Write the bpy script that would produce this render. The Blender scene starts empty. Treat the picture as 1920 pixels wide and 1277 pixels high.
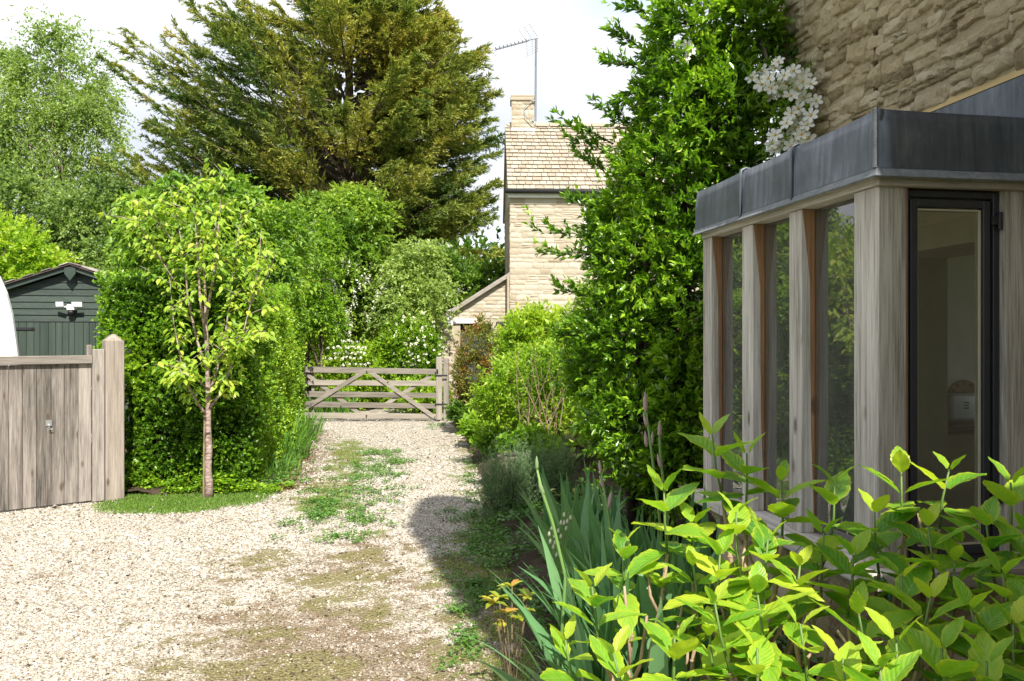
import bpy, bmesh, math, random
import numpy as np
from mathutils import Vector, Matrix

# ------------------------------------------------------------------ camera, world, sun, exposure
S = bpy.context.scene
COL = S.collection
F = 1550.0; CX, CY = 960.0, 638.5; CAMH = 1.7
cam = bpy.data.cameras.new('camera'); co = bpy.data.objects.new('camera', cam); COL.objects.link(co)
cam.sensor_width = 36; cam.lens = F / 1920 * 36; cam.clip_end = 4000; cam.clip_start = 0.05
co.location = (0, 0, CAMH); co.rotation_euler = (math.radians(90), 0, 0)
S.camera = co

SUN_AZ = Vector((0.27, -0.963)).normalized(); SUN_EL = math.radians(47)
world = bpy.data.worlds.new('World'); S.world = world; world.use_nodes = True
wn = world.node_tree; wn.nodes.clear()
def wnode(t, **kw):
    n = wn.nodes.new(t)
    for k, v in kw.items(): setattr(n, k, v)
    return n
wo = wnode('ShaderNodeOutputWorld'); bg = wnode('ShaderNodeBackground'); bg.inputs['Strength'].default_value = 0.1
sky = wnode('ShaderNodeTexSky', sky_type='NISHITA', sun_disc=False)
sky.sun_elevation = SUN_EL; sky.sun_rotation = math.atan2(SUN_AZ.x, SUN_AZ.y)
tc = wnode('ShaderNodeTexCoord'); mp = wnode('ShaderNodeMapping'); mp.inputs['Scale'].default_value = (1.0, 1.0, 2.2)
mp.inputs['Location'].default_value = (3.1, 0.4, 0.2)
nz = wnode('ShaderNodeTexNoise'); nz.inputs['Scale'].default_value = 2.1; nz.inputs['Detail'].default_value = 6; nz.inputs['Roughness'].default_value = 0.52
nz2 = wnode('ShaderNodeTexNoise'); nz2.inputs['Scale'].default_value = 1.3; nz2.inputs['Detail'].default_value = 4
cr = wnode('ShaderNodeValToRGB'); cr.color_ramp.elements[0].position = .40; cr.color_ramp.elements[1].position = .68
cr.color_ramp.elements[0].color = (1.78, 1.90, 2.20, 1); cr.color_ramp.elements[1].color = (2.9, 2.95, 3.05, 1)
cv = wnode('ShaderNodeValToRGB'); cv.color_ramp.elements[0].position = .12; cv.color_ramp.elements[1].position = .34
mx = wnode('ShaderNodeMixRGB')
L = wn.links.new
L(tc.outputs['Generated'], mp.inputs['Vector']); L(mp.outputs[0], nz.inputs['Vector']); L(mp.outputs[0], nz2.inputs['Vector'])
L(nz.outputs['Fac'], cr.inputs[0]); L(nz2.outputs['Fac'], cv.inputs[0]); L(cv.outputs['Color'], mx.inputs[0])
L(sky.outputs[0], mx.inputs[1]); L(cr.outputs['Color'], mx.inputs[2]); L(mx.outputs[0], bg.inputs['Color']); L(bg.outputs[0], wo.inputs[0])

sl = bpy.data.lights.new('sun', 'SUN'); sl.energy = 2.0; sl.angle = math.radians(0.6); sl.color = (1, .95, .86)
so = bpy.data.objects.new('sun', sl); COL.objects.link(so)
sv = Vector((SUN_AZ.x * math.cos(SUN_EL), SUN_AZ.y * math.cos(SUN_EL), math.sin(SUN_EL)))
so.rotation_euler = sv.to_track_quat('Z', 'Y').to_euler(); so.location = sv * 50

S.view_settings.view_transform = 'Standard'; S.view_settings.look = 'None'
S.view_settings.exposure = 2.27; S.view_settings.gamma = 1; S.view_settings.use_curve_mapping = False
S.render.engine = 'CYCLES'
S.cycles.max_bounces = 7; S.cycles.diffuse_bounces = 3; S.cycles.glossy_bounces = 3; S.cycles.transmission_bounces = 5
S.cycles.transparent_max_bounces = 8; S.cycles.use_denoising = True

# ------------------------------------------------------------------ helpers
rng = np.random.default_rng(7); random.seed(7)
def at(px, py, Y): return Vector(((px - CX) / F * Y, Y, CAMH - (py - CY) / F * Y))
def V(*a): return Vector(a)
def tag(o, label=None, cat=None, group=None, kind=None):
    if label: o['label'] = label
    if cat: o['category'] = cat
    if group: o['group'] = group
    if kind: o['kind'] = kind
    return o
def empty(name, loc=(0, 0, 0), rz=0):
    o = bpy.data.objects.new(name, None); COL.objects.link(o); o.location = loc; o.rotation_euler = (0, 0, rz)
    o.empty_display_size = .1
    return o
def link(name, me, m=None, parent=None):
    o = bpy.data.objects.new(name, me); COL.objects.link(o)
    if m is not None and not me.materials: me.materials.append(m)
    if parent is not None:
        o.parent = parent
        o.matrix_parent_inverse = (Matrix.Translation(parent.location) @ Matrix.Rotation(parent.rotation_euler.z, 4, 'Z')).inverted() if parent.parent is None else parent.matrix_parent_inverse.copy() @ Matrix.Identity(4)
        if parent.parent is not None: o.matrix_parent_inverse = Matrix.Identity(4)
    return o
class MB:
    def __init__(s): s.v = []; s.f = []
    def add(s, vs, fs):
        b = len(s.v); s.v += [tuple(p) for p in vs]; s.f += [tuple(i + b for i in f) for f in fs]
    def obox(s, o, a, b, c):       # box from corner o with edge vectors a,b,c
        o, a, b, c = Vector(o), Vector(a), Vector(b), Vector(c)
        p = [o, o+a, o+a+b, o+b, o+c, o+a+c, o+a+b+c, o+b+c]
        fs = [(0,3,2,1),(4,5,6,7),(0,1,5,4),(1,2,6,5),(2,3,7,6),(3,0,4,7)]
        if a.cross(b).dot(c) < 0: fs = [f[::-1] for f in fs]
        s.add(p, fs)
    def box(s, x0, x1, y0, y1, z0, z1): s.obox((x0,y0,z0), (x1-x0,0,0), (0,y1-y0,0), (0,0,z1-z0))
    def tube(s, pts, r, n=6, cap=True):
        pts = [Vector(p) for p in pts]; k = len(pts)
        rr = r if isinstance(r, (list, tuple, np.ndarray)) else [r]*k
        vs = []; up = None
        for i, p in enumerate(pts):
            t = (pts[min(i+1,k-1)] - pts[max(i-1,0)])
            if t.length < 1e-9: t = V(0,0,1)
            t.normalize()
            if up is None:
                up = V(1,0,0) if abs(t.x) < .8 else V(0,1,0)
            up = (up - t*up.dot(t)); up.normalize(); w = t.cross(up)
            for j in range(n):
                a = 2*math.pi*j/n; vs.append(p + (up*math.cos(a) + w*math.sin(a))*rr[i])
        fs = [(i*n+j, i*n+(j+1)%n, (i+1)*n+(j+1)%n, (i+1)*n+j) for i in range(k-1) for j in range(n)]
        if cap: fs += [tuple(range(n))[::-1], tuple((k-1)*n+j for j in range(n))]
        s.add(vs, fs)
    def prism(s, poly, ext):        # polygon (list of 3d points) extruded by vector
        ext = Vector(ext); p = [Vector(q) for q in poly]; n = len(p)
        s.add(p + [q+ext for q in p], [tuple(range(n))[::-1], tuple(range(n, 2*n))] + [(i,(i+1)%n,n+(i+1)%n,n+i) for i in range(n)])
    def lathe(s, c, prof, n=20):
        c = Vector(c); vs = []; k = len(prof)
        for r, z in prof:
            for j in range(n):
                a = 2*math.pi*j/n; vs.append(c + V(r*math.cos(a), r*math.sin(a), z))
        fs = [(i*n+j, i*n+(j+1)%n, (i+1)*n+(j+1)%n, (i+1)*n+j) for i in range(k-1) for j in range(n)]
        fs += [tuple(range(n))[::-1], tuple((k-1)*n+j for j in range(n))]
        s.add(vs, fs)
    def mesh(s, name, m=None, bevel=0, smooth=False, seg=1, jitter=0, cuts=0):
        me = bpy.data.meshes.new(name); me.from_pydata(s.v, [], s.f)
        bm = bmesh.new(); bm.from_mesh(me); bmesh.ops.recalc_face_normals(bm, faces=bm.faces)
        if bevel: bmesh.ops.bevel(bm, geom=bm.edges[:], offset=bevel, segments=seg, affect='EDGES', profile=.6)
        if cuts: bmesh.ops.subdivide_edges(bm, edges=bm.edges[:], cuts=cuts, use_grid_fill=True)
        if jitter:
            for v in bm.verts: v.co += V(random.uniform(-1,1), random.uniform(-1,1), random.uniform(-1,1))*jitter
        bm.to_mesh(me); bm.free()
        if smooth: me.polygons.foreach_set('use_smooth', [True]*len(me.polygons))
        if m is not None: me.materials.append(m)
        return me
    def build(s, name, m, parent=None, **kw): return link(name, s.mesh(name, m, **kw), None, parent)

def hash3(i, j, k, seed):
    h = (i*374761393 + j*668265263 + k*2147483647 + seed*1274126177) & 0xffffffff
    h = ((h ^ (h >> 13)) * 1274126177) & 0xffffffff
    return ((h ^ (h >> 16)) & 0xffff) / 65535.0
def vnoise(p, scale, seed=0):
    q = np.asarray(p, float)*scale; i0 = np.floor(q).astype(np.int64); f = q - i0; f = f*f*(3-2*f); out = 0
    for a in (0,1):
        for b in (0,1):
            for c in (0,1):
                w = (f[:,0] if a else 1-f[:,0])*(f[:,1] if b else 1-f[:,1])*(f[:,2] if c else 1-f[:,2])
                out = out + w*hash3(i0[:,0]+a, i0[:,1]+b, i0[:,2]+c, seed)
    return out
def fbm(p, scale, seed=0, o=3):
    t = 0; a = 1; n = 0
    for k in range(o): t = t + a*vnoise(p, scale*2**k, seed+k*17); n += a; a *= .5
    return t/n
def nrm(a): return a / np.maximum(np.linalg.norm(a, axis=-1, keepdims=True), 1e-9)
def np_mesh(name, Vt, Fc, m, tint=None, smooth=False):
    me = bpy.data.meshes.new(name); nv = len(Vt); nf, k = Fc.shape
    me.vertices.add(nv); me.vertices.foreach_set('co', np.ascontiguousarray(Vt, np.float32).ravel())
    me.loops.add(nf*k); me.loops.foreach_set('vertex_index', np.ascontiguousarray(Fc, np.int32).ravel())
    me.polygons.add(nf); me.polygons.foreach_set('loop_start', np.arange(0, nf*k, k, dtype=np.int32))
    if smooth: me.polygons.foreach_set('use_smooth', np.ones(nf, bool))
    me.update(calc_edges=True)
    if tint is not None:
        at_ = me.attributes.new('tint', 'FLOAT', 'POINT'); at_.data.foreach_set('value', np.ascontiguousarray(tint, np.float32))
    if m is not None: me.materials.append(m)
    return me
# leaf templates: verts (u along, v across, w lift), tris
T2 = (np.array([(0,0,0),(.42,.5,.10),(1,0,0),(.42,-.5,.10)]), np.array([(0,2,1),(0,3,2)]))
T4 = (np.array([(0,0,0),(.38,.5,.12),(1,0,-.05),(.38,-.5,.12),(.42,0,-.02)]), np.array([(0,4,1),(4,2,1),(0,3,4),(4,3,2)]))
T8 = (np.array([(0,0,0),(.25,.40,.08),(.62,.42,.06),(1,0,-.14),(.62,-.42,.06),(.25,-.40,.08),(.28,0,0),(.66,0,-.03)]),
      np.array([(0,6,1),(6,7,2),(6,2,1),(7,3,2),(0,5,6),(6,5,4),(6,4,7),(7,4,3)]))
TP = (np.array([(0,0,0),(1,0,0),(.5,.5,0),(.5,-.5,0),(.5,0,.33)]), np.array([(0,3,4),(3,1,4),(1,2,4),(2,0,4)]))
def leaf_arrays(P, D, N, Ln, W, tpl):
    D = nrm(D); B = nrm(np.cross(N, D)); N = np.cross(D, B)
    t, f = tpl; n = len(P); k = len(t)
    Ln = np.broadcast_to(Ln, (n,))[:,None,None]; W = np.broadcast_to(W, (n,))[:,None,None]
    Vt = P[:,None] + D[:,None]*t[None,:,0:1]*Ln + B[:,None]*t[None,:,1:2]*W + N[:,None]*t[None,:,2:3]*Ln
    Fc = (f[None] + (np.arange(n)*k)[:,None,None]).reshape(-1, 3)
    return Vt.reshape(-1,3), Fc
def leaves(name, P, D, N, Ln, W, tint, m, parent, tpl=T2, stuff=True, cat=None):
    Vt, Fc = leaf_arrays(P, D, N, Ln, W, tpl)
    me = np_mesh(name, Vt, Fc, m, np.repeat(np.broadcast_to(tint, (len(P),)), len(tpl[0])))
    o = link(name, me, None, parent)
    if stuff: o['kind'] = 'stuff'
    return o
def rdir(n): return nrm(rng.normal(size=(n,3)))
def twigs(A, O, k, ell, Ln, wr=.5, spread=.9, droop=0., upn=.7, flat=0.0):
    """k leaves along each twig: returns P,D,N,L,W,s(0..1 along twig),idx"""
    n = len(A); s = rng.random((n,k))*.95+.05; el = np.broadcast_to(ell, (n,))[:,None]
    el = el*rng.uniform(.6,1.3,(n,1))
    bend = rdir(n)[:,None]*.25
    P = A[:,None] + (O[:,None] + bend*s[...,None])*el[...,None]*s[...,None]
    P[...,2] -= droop*(s**2)*el
    rd = rng.normal(size=(n,k,3)); rd[...,2] *= (1-flat)
    D = O[:,None]*1.0 + nrm(rd)*spread; D[...,2] -= droop*s*1.2
    N = nrm(rng.normal(size=(n,k,3))) * (1-upn) ; N[...,2] += upn
    LL = Ln*rng.uniform(.65,1.25,(n,k))
    idx = np.repeat(np.arange(n), k)
    return P.reshape(-1,3), D.reshape(-1,3), N.reshape(-1,3), LL.ravel(), LL.ravel()*wr, s.ravel(), idx
def lump(px, py, Y, rpx, rpy, dy): return (np.array(at(px,py,Y)), np.array((rpx/F*Y, dy, rpy/F*Y)))
def sample_lumps(lumps, n, lo=.7, hi=1.05, rough=.25, seed=1, cut=.72):
    C = np.array([l[0] for l in lumps]); R = np.array([l[1] for l in lumps])
    a = np.array([(r[0]*r[2]+r[0]*r[1]+r[1]*r[2]) for r in R]); a = a/a.sum()
    m = int(n*2.2); k = rng.choice(len(lumps), m, p=a); d = rdir(m)
    rad = rng.uniform(lo, hi, m)
    p0 = C[k] + d*R[k]
    rad = rad*(1 + rough*(fbm(p0, 1.6/np.mean(R), seed)-.5)*2)
    P = C[k] + d*R[k]*rad[:,None]
    keep = np.ones(m, bool)
    for i in range(len(lumps)):
        q = np.linalg.norm((P-C[i])/R[i], axis=1); keep &= (k == i) | (q > cut)
    P = P[keep][:n]; d = d[keep][:n]; k = k[keep][:n]
    return P, nrm(d/R[k])
# ------------------------------------------------------------------ material helpers
class M:
    def __init__(s, name):
        s.m = bpy.data.materials.new(name); s.m.use_nodes = True; s.t = s.m.node_tree; s.t.nodes.clear()
        s.out = s.t.nodes.new('ShaderNodeOutputMaterial')
    def n(s, ty, ins=None, **kw):
        nd = s.t.nodes.new(ty)
        for k, v in kw.items(): setattr(nd, k, v)
        for k, v in (ins or {}).items():
            if isinstance(v, bpy.types.NodeSocket): s.t.links.new(v, nd.inputs[k])
            else: nd.inputs[k].default_value = v
        return nd
    def coord(s, scale=(1,1,1), rot=(0,0,0), kind='Object', loc=(0,0,0)):
        c = s.n('ShaderNodeTexCoord').outputs[kind]
        return s.n('ShaderNodeMapping', {'Vector': c, 'Scale': scale, 'Rotation': rot, 'Location': loc}).outputs[0]
    def noise(s, vec, scale, detail=4, rough=.55, **k): return s.n('ShaderNodeTexNoise', {'Vector': vec, 'Scale': scale, 'Detail': detail, 'Roughness': rough}, **k).outputs['Fac']
    def ramp(s, fac, stops):
        r = s.n('ShaderNodeValToRGB', {0: fac}); e = r.color_ramp.elements
        while len(e) > 1: e.remove(e[0])
        for i, (p, c) in enumerate(stops):
            if i == 0: e[0].position = p; x = e[0]
            else: x = e.new(p)
            x.color = (*c, 1) if len(c) == 3 else c
        return r.outputs['Color']
    def mix(s, fac, a, b, mode='MIX'):
        nd = s.n('ShaderNodeMixRGB', {0: fac}, blend_type=mode)
        for i, x in ((1, a), (2, b)):
            if isinstance(x, bpy.types.NodeSocket): s.t.links.new(x, nd.inputs[i])
            else: nd.inputs[i].default_value = (*x, 1) if len(x) == 3 else x
        return nd.outputs[0]
    def math(s, op, a, b=0.5, clamp=False):
        return s.n('ShaderNodeMath', {0: a, 1: b}, operation=op, use_clamp=clamp).outputs[0]
    def bump(s, h, strength=.3, dist=.01): return s.n('ShaderNodeBump', {'Height': h, 'Strength': strength, 'Distance': dist}).outputs[0]
    def bsdf(s, col, rough=.6, normal=None, metal=0, spec=.4, **kw):
        ins = {'Base Color': col if isinstance(col, bpy.types.NodeSocket) else (*col, 1), 'Roughness': rough, 'Metallic': metal, 'Specular IOR Level': spec}
        if normal is not None: ins['Normal'] = normal
        ins.update(kw); b = s.n('ShaderNodeBsdfPrincipled', ins); return b.outputs[0]
    def done(s, sh): s.t.links.new(sh, s.out.inputs[0]); return s.m
    def rnd(s): return s.n('ShaderNodeObjectInfo').outputs['Random']

def leaf_mat(name, cols, rough=.42, trans=.32, src='attr', spec=.45, boost=1.7, veins=False):
    m = M(name)
    if src == 'attr': t = m.n('ShaderNodeAttribute', attribute_name='tint').outputs['Fac']
    else:
        c = m.n('ShaderNodeObjectInfo').outputs['Color']; t = m.n('ShaderNodeSeparateColor', {0: c}).outputs[0]
    n = m.noise(m.coord(), 6, 2)
    t2 = m.math('ADD', t, m.math('MULTIPLY', m.math('SUBTRACT', n, .5), .3))
    col = m.ramp(t2, [(i/(len(cols)-1)*.9+.05, c) for i, c in enumerate(cols)])
    normal = None
    if veins:
        uv = m.n('ShaderNodeTexCoord').outputs['UV']; sp = m.n('ShaderNodeSeparateXYZ', {0: uv})
        u, v = sp.outputs[0], sp.outputs[1]
        av = m.math('ABSOLUTE', v)
        mid = m.math('LESS_THAN', av, .035)
        ph = m.math('SUBTRACT', m.math('MULTIPLY', u, 8.0), m.math('MULTIPLY', av, 2.6))
        fr = m.math('ABSOLUTE', m.math('SUBTRACT', m.math('FRACT', ph), .5))
        side = m.math('LESS_THAN', fr, .045)
        vv = m.math('MAXIMUM', mid, m.math('MULTIPLY', side, .55))
        col = m.mix(m.math('MULTIPLY', vv, .65), col, (.30,.42,.10))
        edge = m.noise(m.coord(kind='UV', scale=(5,5,1)), 2.2, 3)
        ye = m.math('MULTIPLY', m.math('SUBTRACT', m.math('ADD', m.math('MULTIPLY', av, .8), edge), .98), 3.0, True)
        col = m.mix(m.math('MULTIPLY', ye, .75), col, (.42,.46,.03))
        normal = m.bump(m.math('SUBTRACT', fr, m.math('MULTIPLY', vv, .6)), .5, .005)
    d = m.bsdf(col, rough, normal, spec=spec)
    tcol = m.mix(1.0, col, (boost, boost*1.05, boost*.55), 'MULTIPLY')
    tr = m.n('ShaderNodeBsdfTranslucent', {'Color': tcol}).outputs[0]
    mix = m.n('ShaderNodeMixShader', {0: trans, 1: d, 2: tr}).outputs[0]
    return m.done(mix)

def wood_mat(name, cols, axis='z', ang=0, rough=.8, grain=60, vary=.35, stretch=1.6, knots=True, bump=.5):
    m = M(name)
    r = m.rnd(); off = m.math('MULTIPLY', r, 37.0)
    c = m.n('ShaderNodeTexCoord').outputs['Object']
    if axis != 'z': c = m.n('ShaderNodeMapping', {'Vector': c, 'Rotation': (0, 0, -ang)}).outputs[0]
    cv = m.n('ShaderNodeCombineXYZ', {0: off, 1: off, 2: off}).outputs[0]
    c = m.n('ShaderNodeVectorMath', {0: c, 1: cv}, operation='ADD').outputs[0]
    sc = (grain, grain, stretch) if axis == 'z' else (stretch, grain, grain)
    cs = m.n('ShaderNodeMapping', {'Vector': c, 'Scale': sc}).outputs[0]
    cl = m.n('ShaderNodeMapping', {'Vector': c, 'Scale': tuple(x*.22 if x > 10 else x*.8 for x in sc)}).outputs[0]
    fine = m.noise(cs, 1.0, 6, .7); broad = m.noise(cl, 1.0, 3)
    cf = m.n('ShaderNodeMapping', {'Vector': c, 'Scale': tuple(x*3.6 if x > 10 else x*3 for x in sc)}).outputs[0]
    vfine = m.noise(cf, 1.0, 4, .7)
    f = m.math('ADD', m.math('MULTIPLY', fine, .62), m.math('MULTIPLY', broad, .40))
    f = m.math('ADD', f, m.math('MULTIPLY', m.math('SUBTRACT', vfine, .5), .50))
    f = m.math('ADD', f, m.math('MULTIPLY', m.math('SUBTRACT', r, .5), vary*.7))
    col = m.ramp(f, [(.25 + .5*i/(len(cols)-1), x) for i, x in enumerate(cols)])
    if knots:
        vo = m.n('ShaderNodeTexVoronoi', {'Vector': m.n('ShaderNodeMapping', {'Vector': c, 'Scale': (7,7,2.6) if axis == 'z' else (2.6,7,7)}).outputs[0], 'Scale': 1.0}).outputs['Distance']
        k = m.math('MULTIPLY', m.math('SUBTRACT', .15, vo), 12.0, True)
        col = m.mix(m.math('MULTIPLY', k, .75), col, (.07,.045,.03))
    crack = m.math('MULTIPLY', m.math('SUBTRACT', .36, fine), 9.0, True)
    col = m.mix(m.math('MULTIPLY', crack, .6), col, (.05,.042,.036))
    return m.done(m.bsdf(col, rough, m.bump(m.math('ADD', fine, m.math('MULTIPLY', vfine, .5)), bump, .006), spec=.2))

def stone_mat(name, cols, scale=6, bump=.8, vary=.5, dist=.02, lichen=.0):
    m = M(name); r = m.rnd(); off = m.math('MULTIPLY', r, 11.0)
    cv = m.n('ShaderNodeCombineXYZ', {0: off, 1: off, 2: off}).outputs[0]
    c = m.n('ShaderNodeVectorMath', {0: m.n('ShaderNodeTexCoord').outputs['Object'], 1: cv}, operation='ADD').outputs[0]
    n1 = m.noise(c, scale, 8, .62); n2 = m.noise(c, scale*5, 8, .75)
    f = m.math('ADD', m.math('MULTIPLY', n1, .5), m.math('MULTIPLY', n2, .5))
    f = m.math('ADD', f, m.math('MULTIPLY', m.math('SUBTRACT', r, .5), vary))
    col = m.ramp(f, [(.25 + .5*i/(len(cols)-1), x) for i, x in enumerate(cols)])
    h = m.math('ADD', n1, m.math('MULTIPLY', n2, 1.1))
    if lichen:
        l = m.math('MULTIPLY', m.math('SUBTRACT', m.noise(c, scale*2.5, 5, .7), .58), 8.0, True)
        col = m.mix(m.math('MULTIPLY', l, lichen), col, (.12,.11,.09))
    return m.done(m.bsdf(col, .9, m.bump(h, bump, dist), spec=.15))
def plain(name, col, rough=.6, metal=0, spec=.4, var=.12, scale=12, bump=.1):
    m = M(name); n = m.noise(m.coord(), scale, 5)
    c = m.mix(m.math('MULTIPLY', n, 1.0), tuple(x*(1-var) for x in col), tuple(min(1,x*(1+var)) for x in col))
    return m.done(m.bsdf(c, rough, m.bump(n, bump, .003), metal, spec))
def bark_mat(name, a, b, sc=(30,30,6)):
    m = M(name); n = m.noise(m.coord(sc), 1, 6, .65)
    return m.done(m.bsdf(m.ramp(n, [(.35, a), (.65, b)]), .85, m.bump(n, .6, .01), spec=.15))

MT = {}
MT['bark'] = bark_mat('bark', (.05,.04,.03), (.16,.13,.10))
MT['bark_grey'] = bark_mat('bark_grey', (.10,.085,.07), (.30,.26,.21))
MT['bark_cherry'] = bark_mat('bark_cherry', (.12,.07,.05), (.42,.34,.30), (14,14,40))
MT['twig_tan'] = bark_mat('twig_tan', (.12,.085,.05), (.29,.22,.14))
MT['twig_dark'] = bark_mat('twig_dark', (.03,.025,.018), (.08,.065,.045))
MT['hedge'] = leaf_mat('hedge_leaf', [(.028,.08,.006),(.085,.19,.012),(.18,.33,.018),(.34,.47,.03)], .38)
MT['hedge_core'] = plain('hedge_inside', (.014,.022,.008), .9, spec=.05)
MT['shrub'] = leaf_mat('shrub_leaf', [(.035,.095,.007),(.10,.22,.012),(.20,.36,.018),(.36,.50,.035)], .28, .3, spec=.6)
MT['shrub_o'] = leaf_mat('shrub_leaf_single', [(.035,.095,.007),(.10,.22,.012),(.20,.36,.018),(.36,.50,.035)], .28, .3, 'obj', spec=.6)
MT['cherry'] = leaf_mat('cherry_leaf', [(.07,.16,.012),(.16,.29,.018),(.30,.42,.04),(.42,.46,.06)], .42, .42)
MT['cherry_o'] = leaf_mat('cherry_leaf_single', [(.07,.16,.012),(.16,.29,.018),(.30,.42,.04),(.42,.46,.06)], .42, .42, 'obj')
MT['lime'] = leaf_mat('lime_leaf', [(.05,.13,.01),(.14,.27,.018),(.28,.42,.03),(.42,.48,.05)], .45, .4)
MT['green'] = leaf_mat('green_leaf', [(.025,.062,.008),(.07,.15,.018),(.15,.26,.03),(.27,.38,.05)], .45, .35)
MT['birch'] = leaf_mat('birch_leaf', [(.06,.11,.03),(.14,.22,.05),(.23,.32,.08),(.36,.45,.12)], .4, .4)
MT['conifer'] = leaf_mat('cypress_sprays', [(.06,.12,.028),(.155,.215,.042),(.27,.30,.055),(.38,.355,.07),(.48,.36,.10)], .6, .2, spec=.25)
MT['purple'] = leaf_mat('red_tinged_leaf', [(.08,.13,.015),(.19,.22,.035),(.32,.17,.05),(.42,.08,.05)], .45, .3)
MT['iris'] = leaf_mat('iris_blade', [(.06,.15,.06),(.11,.24,.10),(.17,.32,.14)], .45, .22, 'obj', spec=.35)
MT['hydrangea'] = leaf_mat('hydrangea_leaf', [(.05,.18,.012),(.12,.30,.018),(.23,.41,.025),(.42,.52,.035)], .42, .4, 'obj', spec=.45, veins=True)
MT['rosemary'] = leaf_mat('rosemary_needles', [(.07,.13,.055),(.15,.25,.10),(.26,.38,.16)], .5, .15)
MT['grass'] = leaf_mat('grass_blades', [(.06,.13,.015),(.14,.26,.03),(.26,.37,.06)], .5, .3)
MT['weed'] = leaf_mat('weed_leaf', [(.04,.11,.02),(.09,.20,.03),(.18,.30,.05)], .5, .3)
MT['white_flower'] = leaf_mat('white_petals', [(.72,.72,.66),(.80,.80,.76),(.85,.85,.83)], .5, .3, boost=1.0)
MT['blossom'] = leaf_mat('cream_blossom', [(.62,.62,.48),(.75,.75,.65),(.82,.82,.76)], .6, .25, boost=1.0)
MT['oak_v'] = wood_mat('weathered_oak_upright', [(.10,.088,.072),(.31,.28,.24),(.53,.495,.445),(.65,.62,.575)], 'z', vary=.12)
DANG = math.atan2(.986, -.165)
MT['oak_d'] = wood_mat('weathered_oak_plate', [(.10,.088,.072),(.31,.28,.24),(.53,.495,.445),(.65,.62,.575)], 'x', DANG, vary=.1)
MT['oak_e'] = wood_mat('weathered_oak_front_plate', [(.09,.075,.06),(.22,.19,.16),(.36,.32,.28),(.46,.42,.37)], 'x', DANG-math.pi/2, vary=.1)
MT['oak_brown'] = wood_mat('brown_oak_reveal', [(.09,.045,.02),(.24,.125,.06),(.38,.22,.11)], 'z', vary=.1)
FANG = math.atan2(.6, .7)
MT['fence_v'] = wood_mat('weathered_fence_board', [(.045,.040,.036),(.13,.115,.10),(.25,.22,.195),(.35,.315,.28)], 'z', vary=.40, grain=30)
MT['fence_h'] = wood_mat('weathered_fence_rail', [(.09,.08,.07),(.21,.185,.16),(.32,.285,.25)], 'x', FANG, vary=.2)
MT['gate_h'] = wood_mat('weathered_gate_rail', [(.09,.08,.065),(.22,.195,.165),(.35,.315,.265)], 'x', 0, vary=.3, knots=False)
MT['gate_v'] = wood_mat('weathered_gate_stile', [(.09,.08,.065),(.22,.195,.165),(.35,.315,.265)], 'z', 0, vary=.3, knots=False)
MT['green_h'] = wood_mat('green_weatherboard', [(.022,.033,.027),(.040,.057,.046),(.062,.082,.067)], 'x', 0, .6, vary=.25, knots=False, bump=.2)
MT['green_v'] = wood_mat('green_door_board', [(.025,.036,.029),(.042,.060,.048),(.065,.086,.070)], 'z', 0, .6, vary=.3, knots=False, bump=.2)
MT['stone_near'] = stone_mat('buff_rubble_stone', [(.30,.23,.135),(.53,.42,.255),(.66,.545,.36),(.74,.64,.46)], 7, 1.0, .45, .03, .45)
MT['mortar'] = stone_mat('lime_mortar', [(.32,.25,.15),(.50,.41,.27),(.62,.525,.37)], 9, 1.0, 0, .02)
MT['stone_far'] = stone_mat('pale_limestone', [(.24,.19,.13),(.36,.305,.225),(.43,.38,.30),(.47,.43,.355)], 5, .22, .34, .006, .3)
MT['mortar_far'] = stone_mat('pale_mortar', [(.30,.25,.18),(.41,.36,.275)], 9, .3, 0, .01)
MT['tile'] = stone_mat('stone_roof_tile', [(.25,.205,.15),(.335,.285,.22),(.40,.35,.28)], 7, .4, .35, .01)
MT['slate'] = stone_mat('grey_shingle', [(.16,.13,.12),(.30,.26,.24),(.42,.37,.34)], 5, .4, .5, .01)
MT['black'] = plain('black_iron', (.02,.02,.022), .5)
MT['white_paint'] = plain('white_paint', (.74,.73,.70), .5)
MT['white_plastic'] = plain('white_plastic', (.8,.8,.8), .35)
MT['van_white'] = plain('white_vehicle_paint', (.82,.82,.82), .18, var=.02, bump=0, spec=.6)
MT['rubber'] = plain('tyre_rubber', (.02,.02,.02), .8)
MT['red_lens'] = plain('red_lamp_lens', (.4,.02,.02), .2)
MT['dark_glass'] = plain('dark_glass', (.02,.025,.035), .06, spec=.8, bump=0)
MT['steel'] = plain('galvanised_steel', (.42,.43,.44), .4, .7)
MT['frame'] = plain('dark_grey_casement_paint', (.030,.032,.040), .42, var=.2, bump=.05)
MT['frame_light'] = plain('pale_window_bead', (.45,.42,.30), .5)
MT['interior_wall'] = plain('grey_plaster', (.78,.78,.74), .9)
MT['interior_olive'] = plain('olive_plaster', (.26,.25,.17), .9)
MT['cream'] = plain('cream_plaster', (.78,.70,.45), .9)
MT['lintel_in'] = plain('olive_lintel', (.36,.33,.22), .9)  # olive colour of the lintel over the bay opening
MT['worktop'] = plain('dark_worktop', (.05,.05,.055), .25)
MT['toaster'] = plain('toaster_enamel', (.55,.60,.66), .3, .2)
MT['breadboard'] = plain('bread_board_wood', (.30,.20,.11), .6)
MT['terracotta'] = plain('terracotta', (.25,.085,.045), .8, var=.25)
MT['soil'] = stone_mat('dark_soil', [(.03,.022,.015),(.07,.05,.035),(.12,.09,.065)], 8, 1, 0)
MT['yellow'] = plain('yellow_stamens', (.65,.42,.06), .6)
MT['iris_bud'] = plain('papery_iris_bud', (.34,.24,.22), .6, var=.35)
MT['iris_dark'] = plain('purple_petals', (.07,.03,.12), .5)
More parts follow.
